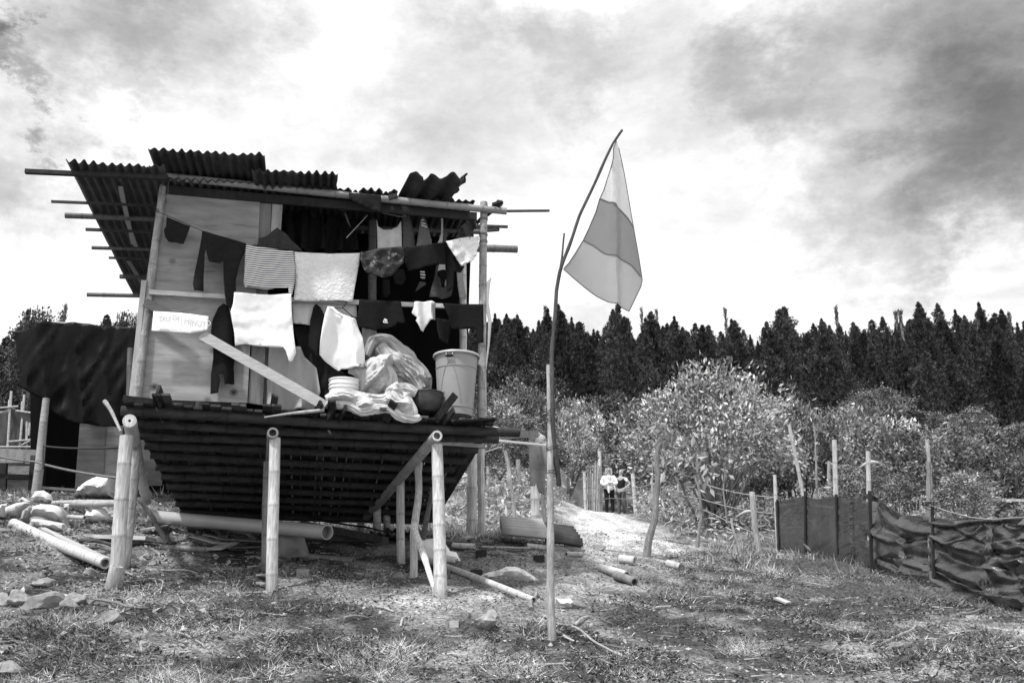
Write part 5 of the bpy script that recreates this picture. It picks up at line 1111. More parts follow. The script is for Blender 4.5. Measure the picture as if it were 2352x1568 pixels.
# stack of roofing sheets
st0 = G(1160,1268)
def rsheet(label, x0, x1, y, i, m, tone):
    a = G(x0, y); b = G(x1, y+8); a = a+EZ*(.06+.05*i); b = b+EZ*(.05+.05*i); dr = b-a; back = Vector((-.05,1,.27)).normalized(); n = 90; mb = MB(); vs, fs = [], []
    for j in range(n+1):
        t = j/n
        for k in range(5):
            vs.append(a+dr*(k/4)+back*(t*1.1)+EZ*(.15*abs(math.sin(t*math.pi*4.5+.4))+.01*noise.noise(Vector((k, t*4, i)))))
    for j in range(n):
        for k in range(4): q = j*5+k; fs.append((q, q+1, q+6, q+5))
    mb.add(vs, fs, tone); return tag(mb.build('roofing_sheet', m, solid=.008), label, 'roofing sheet', 'corrugated roofing sheets stacked on the ground')
rsheet('pale wavy roofing sheet lying left of the flagpole, topmost of the stack', 1154,1262,1256,1, mat('asbestos', .42,.85,.2,.15,8,(1,1,1),.2), 1.)
rsheet('dark wavy roofing sheet lying right of the flagpole, partly under the pale one', 1255,1340,1265,0, FIBRO, .8)
for (lb, x, y) in [('rusty bent corrugated scrap lying under the back of the hut',868,1250),('rusty corrugated piece lying by the rear stilts',905,1238)]:
    a = G(x,y)+EZ*.06; mb = MB(); vs = []; n = 30
    for j in range(n+1):
        for k in range(4): vs.append(a+EX*(j/n*.4-.1)+EY*(k*.12)+EZ*(.02*math.sin(j/n*25)+.06*math.sin(k+j*.1)+k*.03))
    mb.add(vs, [(j*4+k, j*4+k+1, j*4+k+5, j*4+k+4) for j in range(n) for k in range(3)], .9); tag(mb.build('metal_scrap', METAL, solid=.003), lb, 'scrap')
# ------------------------------------------------------------ foliage
PINEM = mat('pine_needles', .046, .8, .15, .3, .5, (1,1,1), 0, objrand=1.1)
LEAFL = mat('leaves_light', .36, .5, .5, .3, .8, (1,1,1), 0, trans=.2, objrand=.35)
LEAFM = mat('leaves_mid', .18, .55, .4, .35, .8, (1,1,1), 0, trans=.2, objrand=.8)
LEAFD = mat('leaves_dark', .07, .6, .35, .35, .8, (1,1,1), 0, trans=.15)
GRASSM = mat('grass_blades', .27, .7, .2, .3, 1.2, (1,1,1), 0, trans=.25)
STEM = mat('stems', .12, .9, .1, .4, 4, (1,1,1), 0)
def unit(v): return v/np.maximum(np.linalg.norm(v, axis=-1, keepdims=True), 1e-9)
def leafquads(C, D, L_, W_, fold=.25, seed=0, tn=None, flat=None):
    """C centres, D directions, L_ lengths, W_ widths -> leaf-shaped quads"""
    n = len(C); r = np.random.default_rng(seed)
    D = unit(D); S = unit(np.cross(D, r.normal(size=(n,3)) if flat is None else np.array([0,0,1.])+r.normal(size=(n,3))*flat)); U = np.cross(S, D)
    L_ = np.asarray(L_).reshape(-1,1)*np.ones((n,1)); W_ = np.asarray(W_).reshape(-1,1)*np.ones((n,1))
    v = np.stack([C, C+D*L_*.45+S*W_*.5+U*W_*fold, C+D*L_, C+D*L_*.45-S*W_*.5+U*W_*fold], 1).reshape(-1,3)
    f = np.arange(4*n).reshape(n,4); t = r.uniform(.55,1.5,n) if tn is None else tn
    return v, f, np.repeat(t, 4)
def blades(C, D, L_, W_, seed=0, tn=None):
    n = len(C); r = np.random.default_rng(seed); D = unit(D)
    S = unit(np.cross(D, r.normal(size=(n,3)))); L_ = np.asarray(L_).reshape(-1,1)*np.ones((n,1)); W_ = np.asarray(W_).reshape(-1,1)*np.ones((n,1))
    v = np.stack([C-S*W_*.5, C+S*W_*.5, C+D*L_], 1).reshape(-1,3); f = np.arange(3*n).reshape(n,3)
    t = r.uniform(.55,1.5,n) if tn is None else tn
    return v, f, np.repeat(t, 3)
def pine_mesh(seed, Ht=7., R=1.7, ntuft=620, nb=11, bare=.08, pw=.75, spire=False):
    r = np.random.default_rng(seed)
    t = r.uniform(0,1,ntuft)**.85; t = np.where(r.uniform(size=ntuft) < .03, r.uniform(.9,1.0,ntuft), t); h = bare+(1-bare)*t*np.where(t > .93, 1.03, 1)
    rad = (1-t)**pw*R*(1+.25*np.sin(t*23+seed)+.12*r.normal(size=ntuft)); rad = np.where(t < .12, rad*(.6+t*3.3), rad)
    rad = rad*(.62+.62*np.mod(t*(8+seed % 4)+.3, 1)**.7)
    an = r.uniform(0,2*np.pi,ntuft); k = 4+seed % 3
    rad = rad*(.82+.25*np.cos(an*k+t*9+seed))
    rr = rad*np.sqrt(r.uniform(.25,1,ntuft))
    c = np.stack([np.cos(an)*rr, np.sin(an)*rr, h*Ht+rr*.10], 1)
    out_ = np.stack([np.cos(an), np.sin(an), 0*an], 1)
    C = np.repeat(c, nb, 0); O = np.repeat(out_, nb, 0)
    D = unit(O*.6+np.array([0,0,.8])+r.normal(size=C.shape)*.6)
    tt = np.repeat(r.uniform(.35,1.8,ntuft), nb)*r.uniform(.8,1.2,ntuft*nb)
    sc__ = np.repeat(.38+.62*(1-t)**.6, nb)
    return blades(C+r.normal(size=C.shape)*.06, D, r.uniform(.28,.62,len(C))*sc__, .09, seed, tt)
def meshdata(name, V, F, T, m, smooth=False):
    o = fastmesh(name, V, F, T, m, smooth); me = o.data; bpy.data.objects.remove(o); return me
def trunk_mesh(name, Ht, r0, r1, lean=.1, sd=0, m=BARK):
    mb = MB(); crooked(mb, [(0,0,-.3), (lean*.5,0,Ht*.5), (lean,0,Ht)], r0, r1, wob=.08, n=8, seg=6, seed=sd); o = mb.build('t', m, loc=(0,0,0)); me = o.data; bpy.data.objects.remove(o); return me
def plant(name, label, cat, loc, sc_, rz, parts_, group=None, sz=None):
    e = bpy.data.objects.new(name, None); COL.objects.link(e); e.location = loc; e.rotation_euler = (0,0,rz); e.scale = (sc_, sc_, sz or sc_); e.empty_display_size = .2
    tag(e, label, cat, group)
    for nm, me in parts_:
        o = bpy.data.objects.new(nm, me); COL.objects.link(o); o.parent = e
    return e
PV = []
for i in range(6):
    V_, F_, T_ = pine_mesh(20+i, 8.5, 2.9+.25*(i % 3), 900, 11, .04, [.75,.95,.65,1.05,.7,.85][i]); PV.append((meshdata('pine_crown', V_, F_, T_, PINEM), trunk_mesh('pine_trunk', 7.0, .12, .03, sd=i, m=mat('pine_bark', .05, .9, .1, .3, 6))))
V_, F_, T_ = pine_mesh(50, 7.5, .75, 240, 9, .0, 1.0); SPI = (meshdata('spire_crown', V_, F_, T_, PINEM), trunk_mesh('spire_trunk', 7.2, .10, .03))
cnt = 0
Yr = 62.
while Yr < 130:
    stp = 5.4 if Yr < 112 else 2.9; xa, xb = -.72*Yr, .72*Yr; X_ = xa+random.uniform(0,2)
    while X_ < xb:
        u = X_/Yr; px = 1176+u*FPX*.97
        if ((px < 340 and Yr < 112) or px > 900) and -60 < px < 2440:
            x = X_+random.uniform(-1.1,1.1); y = Yr+random.uniform(-1.3,1.3); hh = random.uniform(.55,.9) if Yr < 112 else random.uniform(.40,.66)*(1+.14*math.sin(x*.12)+.10*math.sin(x*.31+1))*(1.08 if random.random() < .12 else .96)
            lb = 'dark pine tree standing close among others on the wooded hillside' if Yr < 118 else 'dark pine tree standing on the ridge line against the sky'
            if px < 340: lb = 'dark pine tree on the slope behind the neighbouring shelter'
            plant('pine_tree', lb, 'pine tree', (x,y,hz(x,y)-.1), hh, random.uniform(0,6.28), [('crown', PV[cnt % 6][0]), ('trunk', PV[cnt % 6][1])], 'pines on the ridge line' if 'ridge' in lb else ('pines behind the shelter' if 'shelter' in lb else 'pines on the hillside'), sz=hh*random.uniform(.9,1.2)); cnt += 1
        X_ += stp*random.uniform(.85,1.25)
    Yr += stp*.92
print('pines', cnt)
for i, (x, yt, Yd, lb) in enumerate([(1919,703,112,'tall thin bare spire rising alone from the ridge right of the flag'),(2057,716,108,'left one of two tall slender spires standing side by side on the ridge'),(2066,713,106,'right one of two tall slender spires standing side by side on the ridge'),
        (2112,748,112,'short blunt spire on the ridge right of the two tall ones'),(2228,742,108,'left slender spire of a pair near the right edge of the ridge'),(2244,736,110,'right slender spire of a pair near the right edge of the ridge'),(2316,718,108,'slender spire closest to the right edge of the picture'),
        (1508,712,125,'small feathery spire on the ridge right of the flag corner'),(1473,707,125,'thin spire on the ridge just right of the flag tip'),(1665,708,122,'tufted spire on the ridge above the big leafy bush'),(1252,705,122,'thin spire on the ridge left of the flagpole stick'),(152,700,100,'thin spire above the leafy tree behind the shelter')]):
    top_ = at(x, yt, Yd); z0 = hz(top_.x, Yd); hh = top_.z-z0
    mb = MB(); r_ = .50 if i in (1,2,4,5) else .4
    zz = z0+hh*.3
    V_, F_, T_ = blades(*(lambda n, r: (np.stack([r.normal(size=n)*r_*.25, r.normal(size=n)*r_*.25, r.uniform(.3,.99,n)*hh], 1), np.stack([r.normal(size=n)*.35, r.normal(size=n)*.35, np.ones(n)], 1), r.uniform(.3,.6,n), .10, i))(420, np.random.default_rng(i)))
    cme = meshdata('spire_foliage', V_, F_, T_, PINEM); tme = trunk_mesh('t', hh*.96, r_*.5, r_*.25, .0, i)
    plant('spire_tree', lb, 'tree', (top_.x, Yd, z0), 1., 0, [('foliage', cme), ('trunk', tme)])
# broadleaf bushes
def bush_mesh(seed, R, Ht, nc, nl, leaf, wl, m, base_=.1, droop=.4, name='crown', flat=1.0, stemm=STEM, nst=9):
    r = np.random.default_rng(seed)
    th_ = r.uniform(0,2*np.pi,nc); ph_ = np.arccos(r.uniform(-.55,1,nc)); q = r.uniform(.45,1,nc)**.6
    lob = 1+.22*np.sin(th_*3+seed)+.16*np.cos(th_*5+ph_*3+seed*2)
    c = np.stack([np.cos(th_)*np.sin(ph_)*R*q*lob, np.sin(th_)*np.sin(ph_)*R*q*lob, Ht*.5+np.cos(ph_)*Ht*.5*q*flat*(1+.12*np.sin(th_*4+seed))], 1); c[:,2] = np.maximum(c[:,2], base_)
    C = np.repeat(c, nl, 0)+r.normal(size=(nc*nl,3))*np.array([1,1,.8])*R*.085
    O = unit(np.repeat(c-np.array([0,0,Ht*.35]), nl, 0))
    D = unit(O*.7+r.normal(size=C.shape)*.6+np.array([0,0,-droop+.35]))
    tn = np.repeat(r.uniform(.4,1.35,nc)**2, nl)*r.uniform(.45,1.6,nc*nl)
    V_, F_, T_ = leafquads(C, D, r.uniform(.65,1.25,len(C))*leaf, r.uniform(.8,1.2,len(C))*leaf*wl, .15, seed, tn)
    cm = meshdata(name, V_, F_, T_, m)
    mb = MB()
    for k in range(nst):
        j = r.integers(0, nc); e = c[j]*.95; b = np.array([r.normal()*.1*R, r.normal()*.1*R, -.15]); mid = (b+e)/2+np.array([0,0,.12*Ht])
        crooked(mb, [b, mid, e], .018*Ht/2+.008, .006, wob=.06, n=7, seg=5, seed=float(k+seed))
    o = mb.build('t', stemm, loc=(0,0,0)); sm = o.data; bpy.data.objects.remove(o)
    return cm, sm
BL = [bush_mesh(100+i, 1.0, 2.0, 150, 26, .115, .42, LEAFL, nst=8) for i in range(4)]
BM_ = [bush_mesh(120+i, 1.0, 2.0, 170, 18, .12, .45, LEAFM, nst=8) for i in range(4)]
BD = [bush_mesh(140+i, 1.0, 2.0, 170, 18, .13, .5, LEAFD, nst=8) for i in range(2)]
BF = [bush_mesh(160+i, 1.0, 2.0, 260, 26, .085, .35, mat('leaves_feathery', .22, .6, .35, .35, .8, (1,1,1), 0, trans=.25), nst=8, droop=.0) for i in range(2)]
BIG = bush_mesh(180, 1.85, 3.3, 300, 26, .13, .42, LEAFL, base_=1.2, nst=46)
def bush(label, x, yb, yt, wpx_, Y, kind, group=None, cat='bush', name='leafy_bush', stem='stems'):
    top_ = at(x, yt, Y); R_ = wpx_/2*Y/FPX*1.02; z0 = hz(top_.x, Y) if yb is None else at(x, yb, Y).z; hh = max(.4, top_.z-z0)
    cm, sm = random.choice(kind); e = bpy.data.objects.new(name, None); COL.objects.link(e)
    e.location = (top_.x, Y, z0); e.rotation_euler = (0,0,random.uniform(0,6.28)); e.scale = (R_, R_, hh/2.05)
    tag(e, label, cat, group)
    for nm, me in (('foliage', cm), (stem, sm)):
        o = bpy.data.objects.new(nm, me); COL.objects.link(o); o.parent = e
    return e
p = at(1640, 1000, 22); z0 = at(1640,1190,22).z; hh = at(1640,838,22).z-z0
e = plant('leafy_bush', 'big many-stemmed bush with broad pale leaves, tallest of all, in the middle of the thicket', 'bush', (p.x, 22, z0), 1.0, 1.2, [('foliage', BIG[0]), ('stems', BIG[1])], sz=hh/3.3)
GBU = 'bushes of the thicket behind the yard'
for (lb, x, yb, yt, w_, Y, kd) in [
    ('pale-leaved bush filling the gap left of the big bush',1490,1120,905,190,36,BL),('leafy bush between the gate and the big bush',1410,1060,925,170,40,BM_),('pale bush rising above the gate',1330,1080,915,120,32,BL),('dark-leaved bush in the hollow above the gate',1395,1010,905,130,40,BD),
    ('broad feathery round tree behind the hut corner',1190,1080,880,250,44,BF),('dark dense bush above the round feathery tree',1150,960,845,160,52,BD),('second dark bush beside it, nearer the flagpole',1240,970,850,130,52,BD),('pale bush at the right of the hut platform',1150,1090,930,170,27,BL),
    ('pale bush low between the platform and the flagpole',1225,1110,975,150,26,BM_),('pale bush right of the flagpole above the bank',1305,1120,935,120,28,BL),('low bush at the left edge of the bank',1110,1110,1000,110,24,BM_),
    ('bush with drooping leaves at the right foot of the big bush',1800,1180,900,190,24,BL),('leafy bush behind the slanting stick',1880,1170,935,190,23,BL),('tall pale bush behind the black fence',1975,1170,930,200,25,BL),('dark bush in the gap behind the slanting stick',1862,1060,925,110,34,BD),
    ('bush with pointed leaf tips behind the middle of the black fence',2060,1180,965,190,24,BL),('rounded dark tree standing before the pine wood',2000,1010,893,175,42,BF),('dark bush at the right of the rounded tree',2070,1010,950,130,42,BD),
    ('leafy bush behind the last fence post',2150,1190,985,210,22,BM_),('dense bush right of the last fence post',2250,1200,1030,200,20,BM_),('bush at the right edge of the picture behind the fence',2340,1210,1040,180,19,BM_),('low bush between the fence and the dense bush',2200,1200,1090,140,16,BL),
    ('feathery low bush behind the sheeting near the small white flag',2215,1190,1080,130,18,BF),('mid-grey bush high at the right edge',2335,1090,975,170,30,BM_),('dark bush below the pines at the right',2260,1080,1000,150,34,BD),('pale bush above the dense right bush',2160,1090,985,160,32,BM_),
    ('small bush with broad leaves right of the gate',1545,1185,1125,110,28,BL),('leafy bush low behind the first fence panel',1740,1185,1040,120,24,BM_),('low bush at the foot of the tall pale bush',1960,1190,1070,130,20,BM_),('tangled bush behind the third fence panel',2040,1190,1080,120,18,BM_),
    ('grey-leaved bush behind the couple',1430,1120,1020,130,38,BM_),('low bush behind the gate palings',1345,1130,1020,110,37,BL),('pale bush behind the right gate post',1510,1130,1010,100,34,BM_)]:
    bush(lb, x, yb, yt, w_, Y, kd, GBU)
for (lb, x, yb, yt, w_, Y, kd) in [('leafy tree with a spreading top rising above the shelter roof',100,900,708,120,24,BD),('dense dark bush left of the shelter',10,930,790,110,30,BD),('dark bush low behind the netting screen',40,1000,850,120,32,BD),('bushy dark tree between shelter and hut roof',295,860,715,75,34,BD)]:
    bush(lb, x, yb, yt, w_, Y, kd, 'trees behind the shelter', 'tree', 'leafy_tree', 'trunk')
# bushes of the far thicket below the pines
k = 0
for Y in (38,44,50,56):
    x = -.05*Y
    while x < .62*Y:
        if 1176+x/Y*FPX > 1060:
            b_ = random.choice([BM_,BM_,BD,BL,BF]); cm, sm = random.choice(b_); s_ = random.uniform(.7,1.15)*(1 if Y < 50 else 1.25)
            plant('leafy_bush', 'leafy bush growing in the thicket between the yard and the pines', 'bush', (x,Y,hz(x,Y)-.2), s_, random.uniform(0,6), [('foliage', cm), ('stems', sm)], 'far bushes below the pines', sz=s_*random.uniform(.6,.95))
        x += random.uniform(1.9,2.9); k += 1
for Y in (34,42,52,60):
    x = -.66*Y
    while x < -.40*Y:
        cm, sm = random.choice(BD+BM_); s_ = random.uniform(1.3,2.2)
        plant('leafy_bush', 'dark bush growing on the slope behind the left shelter', 'bush', (x,Y,hz(x,Y)-.2), s_, random.uniform(0,6), [('foliage', cm), ('stems', sm)], 'far bushes behind the left shelter')
        x += random.uniform(2.2,3.2)
# saplings with big leaves
def sapling(label, pts, r0, r1, leaves, m=LEAFL, ll=.16):
    e = thing('sapling', label, 'sapling', pts[0]); mb = MB(); crooked(mb, pts, r0, r1, wob=.05, n=18, seg=8); mb.build('trunk', BARK, e)
    cs, ds, ls, ws = [], [], [], []
    for (x, y, Y, n_, sp) in leaves:
        c0 = at(x, y, Y)
        for i in range(n_):
            cs.append(np.array(c0)+rng.normal(size=3)*sp); v = rng.normal(size=3)*.7; v[2] -= .35; ds.append(v); ls.append(ll*rng.uniform(.7,1.3))
    if cs:
        V_, F_, T_ = leafquads(np.array(cs), np.array(ds), ls, np.array(ls)*.36, .2, 3)
        o = fastmesh('foliage', V_, F_, T_, m, False, loc=e.location); o.location = (0,0,0); o.parent = e
    return e
sapling('leaning sapling with peeling bark and large drooping leaves in the middle of the yard', [at(1478,1308,13.4)-EZ*.1, at(1490,1240,13.4), at(1506,1160,13.4), at(1512,1080,13.4), at(1516,1020,13.4)], .06, .035, [(1540,1005,13.4,26,.14),(1585,1050,13.4,60,.22),(1620,1085,13.5,34,.2),(1535,1060,13.4,14,.14),(1600,1020,13.5,20,.2)])
sapling('slim dark sapling with scattered leaves right of the leaning one', [at(1597,1250,15.5)-EZ*.1, at(1612,1190,15.5), at(1606,1120,15.5), at(1603,1040,15.5)], .03, .018, [(1605,1040,15.5,12,.2),(1640,1070,15.5,14,.25)])
sapling('thin sapling with long leaves behind the second fence panel', [at(1875,1190,18)-EZ*.1, at(1874,1110,18), at(1872,1030,18), at(1868,970,18)], .03, .015, [(1880,1120,18,10,.25),(1868,1050,18,12,.3),(1875,985,18,14,.3)])
sapling('tiny sapling with bare stem and upper leaves left of the black fence', [at(1668,1190,19)-EZ*.1, at(1664,1130,19), at(1668,1080,19)], .02, .012, [(1668,1085,19,10,.15)])
for (lb, x, y, Y) in [('curled dry leaf standing in the thicket below the big bush',1690,1188,17),('upright pale leaf hanging in the bush behind the fence',1972,1075,15.5)]:
    c0 = at(x, y, Y); mb = MB(); pts = [c0+Vector((.02*i, 0, .1*math.sin(i*.25)))*1. for i in range(9)]
    vs = []
    for i, p_ in enumerate(pts): w_ = .05*math.sin(math.pi*(i+.5)/9.5); vs += [p_+EZ*w_+EX*.03*i, p_-EZ*w_*.4+EX*.03*i+EY*.02]
    mb.add(vs, [(2*i, 2*i+1, 2*i+3, 2*i+2) for i in range(8)]); tag(mb.build('dry_leaf', mat('dry_leaf',.6,.8,.2,.1,5), solid=.004), lb, 'leaf')
sfl = at(2250,1108,19); mb = MB(); vs = [at(2246,1080,19), at(2251,1112,19), at(2262,1122,19), at(2276,1150,19), at(2268,1148,19), at(2255,1126,19), at(2246,1112,19)]; mb.add([v+EY*.03*i for i, v in enumerate(vs)], [(0,1,6),(1,2,5,6),(2,3,4,5)]); tag(mb.build('white_pennant', CWHT, solid=.01), 'small white pennant of cloth among the bushes near the right edge', 'pennant')
mb = MB(); mb.box(at(2212,1146,18), at(2420,1150,17), .04, .05, EZ, tone=1.3); tag(mb.build('rail_board', WOODG, smooth=False), 'pale rail crossing the bushes behind the black sheeting at the right edge', 'board')
mb = MB(); mb.box(at(1268,1100,33)-EZ*.7, at(1342,1098,33)-EZ*.7, .05, 1.5, EZ, tone=.8) ; tag(mb.build('distant_shed', WOODG, smooth=False), 'small grey plank wall showing between the bushes left of the gate', 'shed')
mb = MB(); mb.box(at(918,1140,15.2), at(1000,1150,14.6), .04, .5, EZ, tone=2.2); tag(mb.build('white_board_wall', WOODX, smooth=False), 'bright white boarding standing behind the rear stilts of the hut', 'board')
# ------------------------------------------------------------ ground cover near the camera and on the bank
def scatter(n, y0, y1, xf=.68, seed=0, pw=1.0):
    r = np.random.default_rng(seed); Y = y0+(y1-y0)*r.uniform(0,1,n)**pw; X = r.uniform(-xf,xf,n)*Y; return X, Y, r
def hutmask(X, Y):
    s_ = (X-O0.x)*EX.x+(Y-O0.y)*EX.y; d_ = (X-O0.x)*EY.x+(Y-O0.y)*EY.y
    return (np.clip((s_+.2)/.6,0,1)*np.clip((4.0-s_)/.6,0,1)*np.clip((d_-.2)/.8,0,1)*np.clip((5-d_)/.6,0,1))
def gmask(X, Y):
    g_ = np.clip(.30+1.6*fbm(X*.55, Y*.55, 4, 61)+2.0*fbm(X*2.4, Y*2.4, 3, 71), 0, 1)
    g_ = g_*(1-.9*hutmask(X, Y))*(1-.92*pathmask(X, Y))
    clear = np.exp(-(((X+.2)/1.6)**2+((Y-9.3)/.9)**2)); g_ = g_*(1-.85*clear)
    left = np.clip((-X-3.2)/1.5,0,1)*np.clip((Y-7.4)/.8,0,1); g_ = g_*(1-.75*left)
    return g_
X, Y, r = scatter(520000, 4.8, 15, .72, 1, 1.4); gm = gmask(X, Y); keep = r.uniform(size=len(X)) < (gm*.95+.04); X, Y, gm = X[keep], Y[keep], gm[keep]
Zg = H(X, Y); C = np.stack([X, Y, Zg-.005], 1); D = r.normal(size=C.shape)*.9; D[:,2] = np.abs(D[:,2])*.35+.12
L_ = r.uniform(.02,.085,len(X))*(.6+.8*gm)*(1+.3*np.maximum(fbm(X*1.7,Y*1.7,2,99),0)*4)
V_, F_, T_ = blades(C, D, L_, r.uniform(.004,.009,len(X)), 2, r.uniform(.45,1.5,len(X))**3*np.clip(.9+3.2*fbm(X*2.6,Y*2.6,3,77),.3,2.2))
o = fastmesh('grass', V_, F_, T_, GRASSM, False); tag(o, 'short tufty grass growing over the trodden yard', 'grass', kind='stuff')
X, Y, r = scatter(60000, 13, 34, .70, 3); gm = gmask(X, Y); keep = (r.uniform(size=len(X)) < gm*.95) & ~((X < -.28*Y) & (Y > 16)) & (pathmask(X, Y) < .15); X, Y = X[keep], Y[keep]
C = np.stack([X, Y, H(X, Y)-.01], 1); D = r.normal(size=C.shape)*.6; D[:,2] = np.abs(D[:,2])+.5
V_, F_, T_ = blades(C, D, r.uniform(.08,.26,len(X)), r.uniform(.012,.03,len(X)), 4, r.uniform(.4,2.0,len(X)))
o = fastmesh('long_grass', V_, F_, T_, GRASSM, False); tag(o, 'longer rough grass towards the fence and the gate', 'grass', kind='stuff')
# bank of weeds between the hut, the gate and the thicket
r = np.random.default_rng(9); n = 90000; Y = r.uniform(15.5,60,n); X = r.uniform(-.07,.62,n)*Y
pm_ = pathmask(X, Y); u_ = 1176+FPX*X/Y
dens = np.clip(.35+1.6*fbm(X*.35, Y*.35, 3, 81), 0, 1)*np.where(Y > 21, 1, np.where((u_ > 1330) & (u_ < 1800), .12, np.where(u_ < 1330, .9, .55)))*(1-np.clip(pm_*3,0,1))
keep = r.uniform(size=n) < dens; X, Y = X[keep], Y[keep]; n = len(X); hgt = r.uniform(0,1,n)*np.clip((Y-14)/12, .12, 1)*.75
C = np.stack([X, Y, H(X, Y)+hgt], 1); D = r.normal(size=C.shape)*.8; D[:,2] = D[:,2]*.7+.15
V_, F_, T_ = leafquads(C, D, r.uniform(.09,.24,n), r.uniform(.03,.07,n), .2, 5, r.uniform(.4,1.7,n))
o = fastmesh('undergrowth', V_, F_, T_, LEAFL, False); tag(o, 'weeds and low leafy growth on the bank and under the thicket', 'undergrowth', kind='stuff')
# dead leaves, chips and pebbles
X, Y, r = scatter(60000, 4.8, 16, .72, 11, 1.4); keep = r.uniform(size=len(X)) < .55+.45*np.clip(fbm(X*1.1,Y*1.1,3,14)*3,0,1); X, Y = X[keep], Y[keep]; n = len(X)
C = np.stack([X, Y, H(X, Y)+.004], 1); D = r.normal(size=C.shape); D[:,2] *= .25
V_, F_, T_ = leafquads(C, D, r.uniform(.012,.06,n)*r.uniform(.4,1,n), r.uniform(.005,.02,n), .3, 6, r.uniform(.5,1.55,n)**3, flat=.45)
o = fastmesh('leaf_litter', V_, F_, T_, mat('litter', .16, .8, .2, .2, 3, (1,1,1), 0), False); tag(o, 'dead leaves and chips strewn over the yard', 'litter', kind='stuff')
X, Y, r = scatter(9000, 4.9, 15, .72, 13, 1.3); left = (X < -.25*Y); keep = left | (r.uniform(size=len(X)) < .35) ; X, Y = X[keep], Y[keep]; n = len(X)
sz = r.uniform(.004,.022,n)*np.where((X < -.3*Y) & (Y > 7), 1.5, 1.); Zp = H(X, Y)
ax = np.array([[1,0,0],[-1,0,0],[0,1,0],[0,-1,0],[0,0,1],[0,0,-1.]]); v = ax[None]*np.stack([sz*r.uniform(.7,1.5,n), sz*r.uniform(.7,1.4,n), sz*.6], 1)[:,None,:]+r.normal(size=(n,6,3))*sz[:,None,None]*.18
v[:,:,2] += v[:,:,0]*r.normal(size=(n,1))*.5+v[:,:,1]*r.normal(size=(n,1))*.5; v[:,4:,0:2] += r.normal(size=(n,2,2))*sz[:,None,None]*.6; v = v+np.stack([X, Y, Zp+sz*.1], 1)[:,None,:]; fa = np.array([[0,2,4],[2,1,4],[1,3,4],[3,0,4],[2,0,5],[1,2,5],[3,1,5],[0,3,5]]); F_ = (np.arange(n)*6)[:,None,None]+fa[None]
o = fastmesh('pebbles', v.reshape(-1,3), F_.reshape(-1,3), np.repeat(r.uniform(.4,1.7,n),6), ROCK, False); tag(o, 'pebbles and small stones in the bare earth', 'pebbles', kind='stuff')
X, Y, r = scatter(4500, 4.9, 17, .7, 17, 1.2); n = len(X); C = np.stack([X, Y, H(X, Y)+.006], 1); D = r.normal(size=C.shape); D[:,2] *= .12
V_, F_, T_ = blades(C, D, r.uniform(.08,.3,n), r.uniform(.006,.012,n), 8, r.uniform(.5,1.8,n))
o = fastmesh('twigs', V_, F_, T_, mat('twig', .27,.9,.1,.2,3,(1,1,1),0), False); tag(o, 'fine twigs and straws scattered over the ground', 'twigs', kind='stuff')
X, Y, r = scatter(150000, 4.8, 17, .72, 23, 1.3); wm = fbm(X*1.9, Y*1.9, 4, 123)+.5*fbm(X*6, Y*6, 2, 127); keep = (wm > .10) & (r.uniform(size=len(X)) > .8*pathmask(X, Y)) & (r.uniform(size=len(X)) > .8*hutmask(X, Y)); X, Y, wm = X[keep], Y[keep], wm[keep]; n = len(X)
C = np.stack([X, Y, H(X, Y)+r.uniform(0,1,n)*np.clip(wm-.08, 0, .3)*.22], 1); D = r.normal(size=C.shape); D[:,2] = D[:,2]*.5+.15
V_, F_, T_ = leafquads(C, D, r.uniform(.02,.055,n), r.uniform(.008,.018,n), .25, 26, r.uniform(.4,1.55,n)**3)
o = fastmesh('low_weeds', V_, F_, T_, mat('weed_leaves', .085, .65, .3, .3, 3, (1,1,1), 0, trans=.15), False); tag(o, 'dark matted weeds and uprooted turf in clumps over the yard', 'weeds', kind='stuff')
# single grass tufts that stand out
def tuft(label, x, y, n_, L0, sp, seed, m=GRASSM, wd=.008, tn=1.):
    c = G(x, y); r = np.random.default_rng(seed); C = np.array(c)+r.normal(size=(n_,3))*np.array([sp,sp*.7,.0]); C[:,2] = H(C[:,0], C[:,1])-.01
    D = (C-np.array(c))*2.5+r.normal(size=C.shape)*.8; D[:,2] = np.abs(D[:,2])*.5+.25
    V_, F_, T_ = blades(C, D, r.uniform(.3,1.2,n_)*L0*.85, wd, seed, r.uniform(.35,1.6,n_)**2.4*tn)
    o = fastmesh('grass_tuft', V_, F_, T_, m, False, loc=tuple(c)); return tag(o, label, 'grass tuft', 'grass tufts in the yard')
for i, (lb, x, y, n_, L0, sp) in enumerate([('coarse grass tuft at the left of the flagpole foot',1238,1452,420,.17,.14),('dark bushy grass tuft at the bottom centre left',800,1530,500,.13,.13),('grass tuft in the lower left corner area',175,1500,420,.14,.16),('leafy weed tuft under the rock heap',130,1440,300,.16,.12),
    ('tuft of rough grass right of the leaning sapling',1545,1378,300,.2,.13),('tangled brush of dead grass below the second fence panel',1880,1315,420,.32,.4),('tangled brush of dead grass below the third fence panel',2030,1370,520,.36,.42),('brush of twigs below the last fence post',2100,1350,420,.34,.35),
    ('grass clump at the right below the black fence',2290,1470,420,.2,.3),('small tuft beside the foot of the left stilt',240,1372,200,.1,.08),('small tuft at the foot of the middle stilt',650,1388,160,.08,.1),('tuft growing at the foot of the right stilt',1020,1402,160,.09,.1),
    ('dark tuft behind the bamboo end near the flagpole',1230,1372,240,.14,.09),('grass tuft at the bottom right of the flagpole',1420,1540,420,.11,.22),('weed clump right of the leaning sapling foot',1560,1318,160,.14,.1),('grass tuft far down at the bottom right',1960,1535,360,.10,.25)]):
    tuft(lb, x, y, n_, L0, sp, 300+i, wd=.008 if i not in (5,6,7) else .006, tn=1. if i not in (5,6,7) else .7)
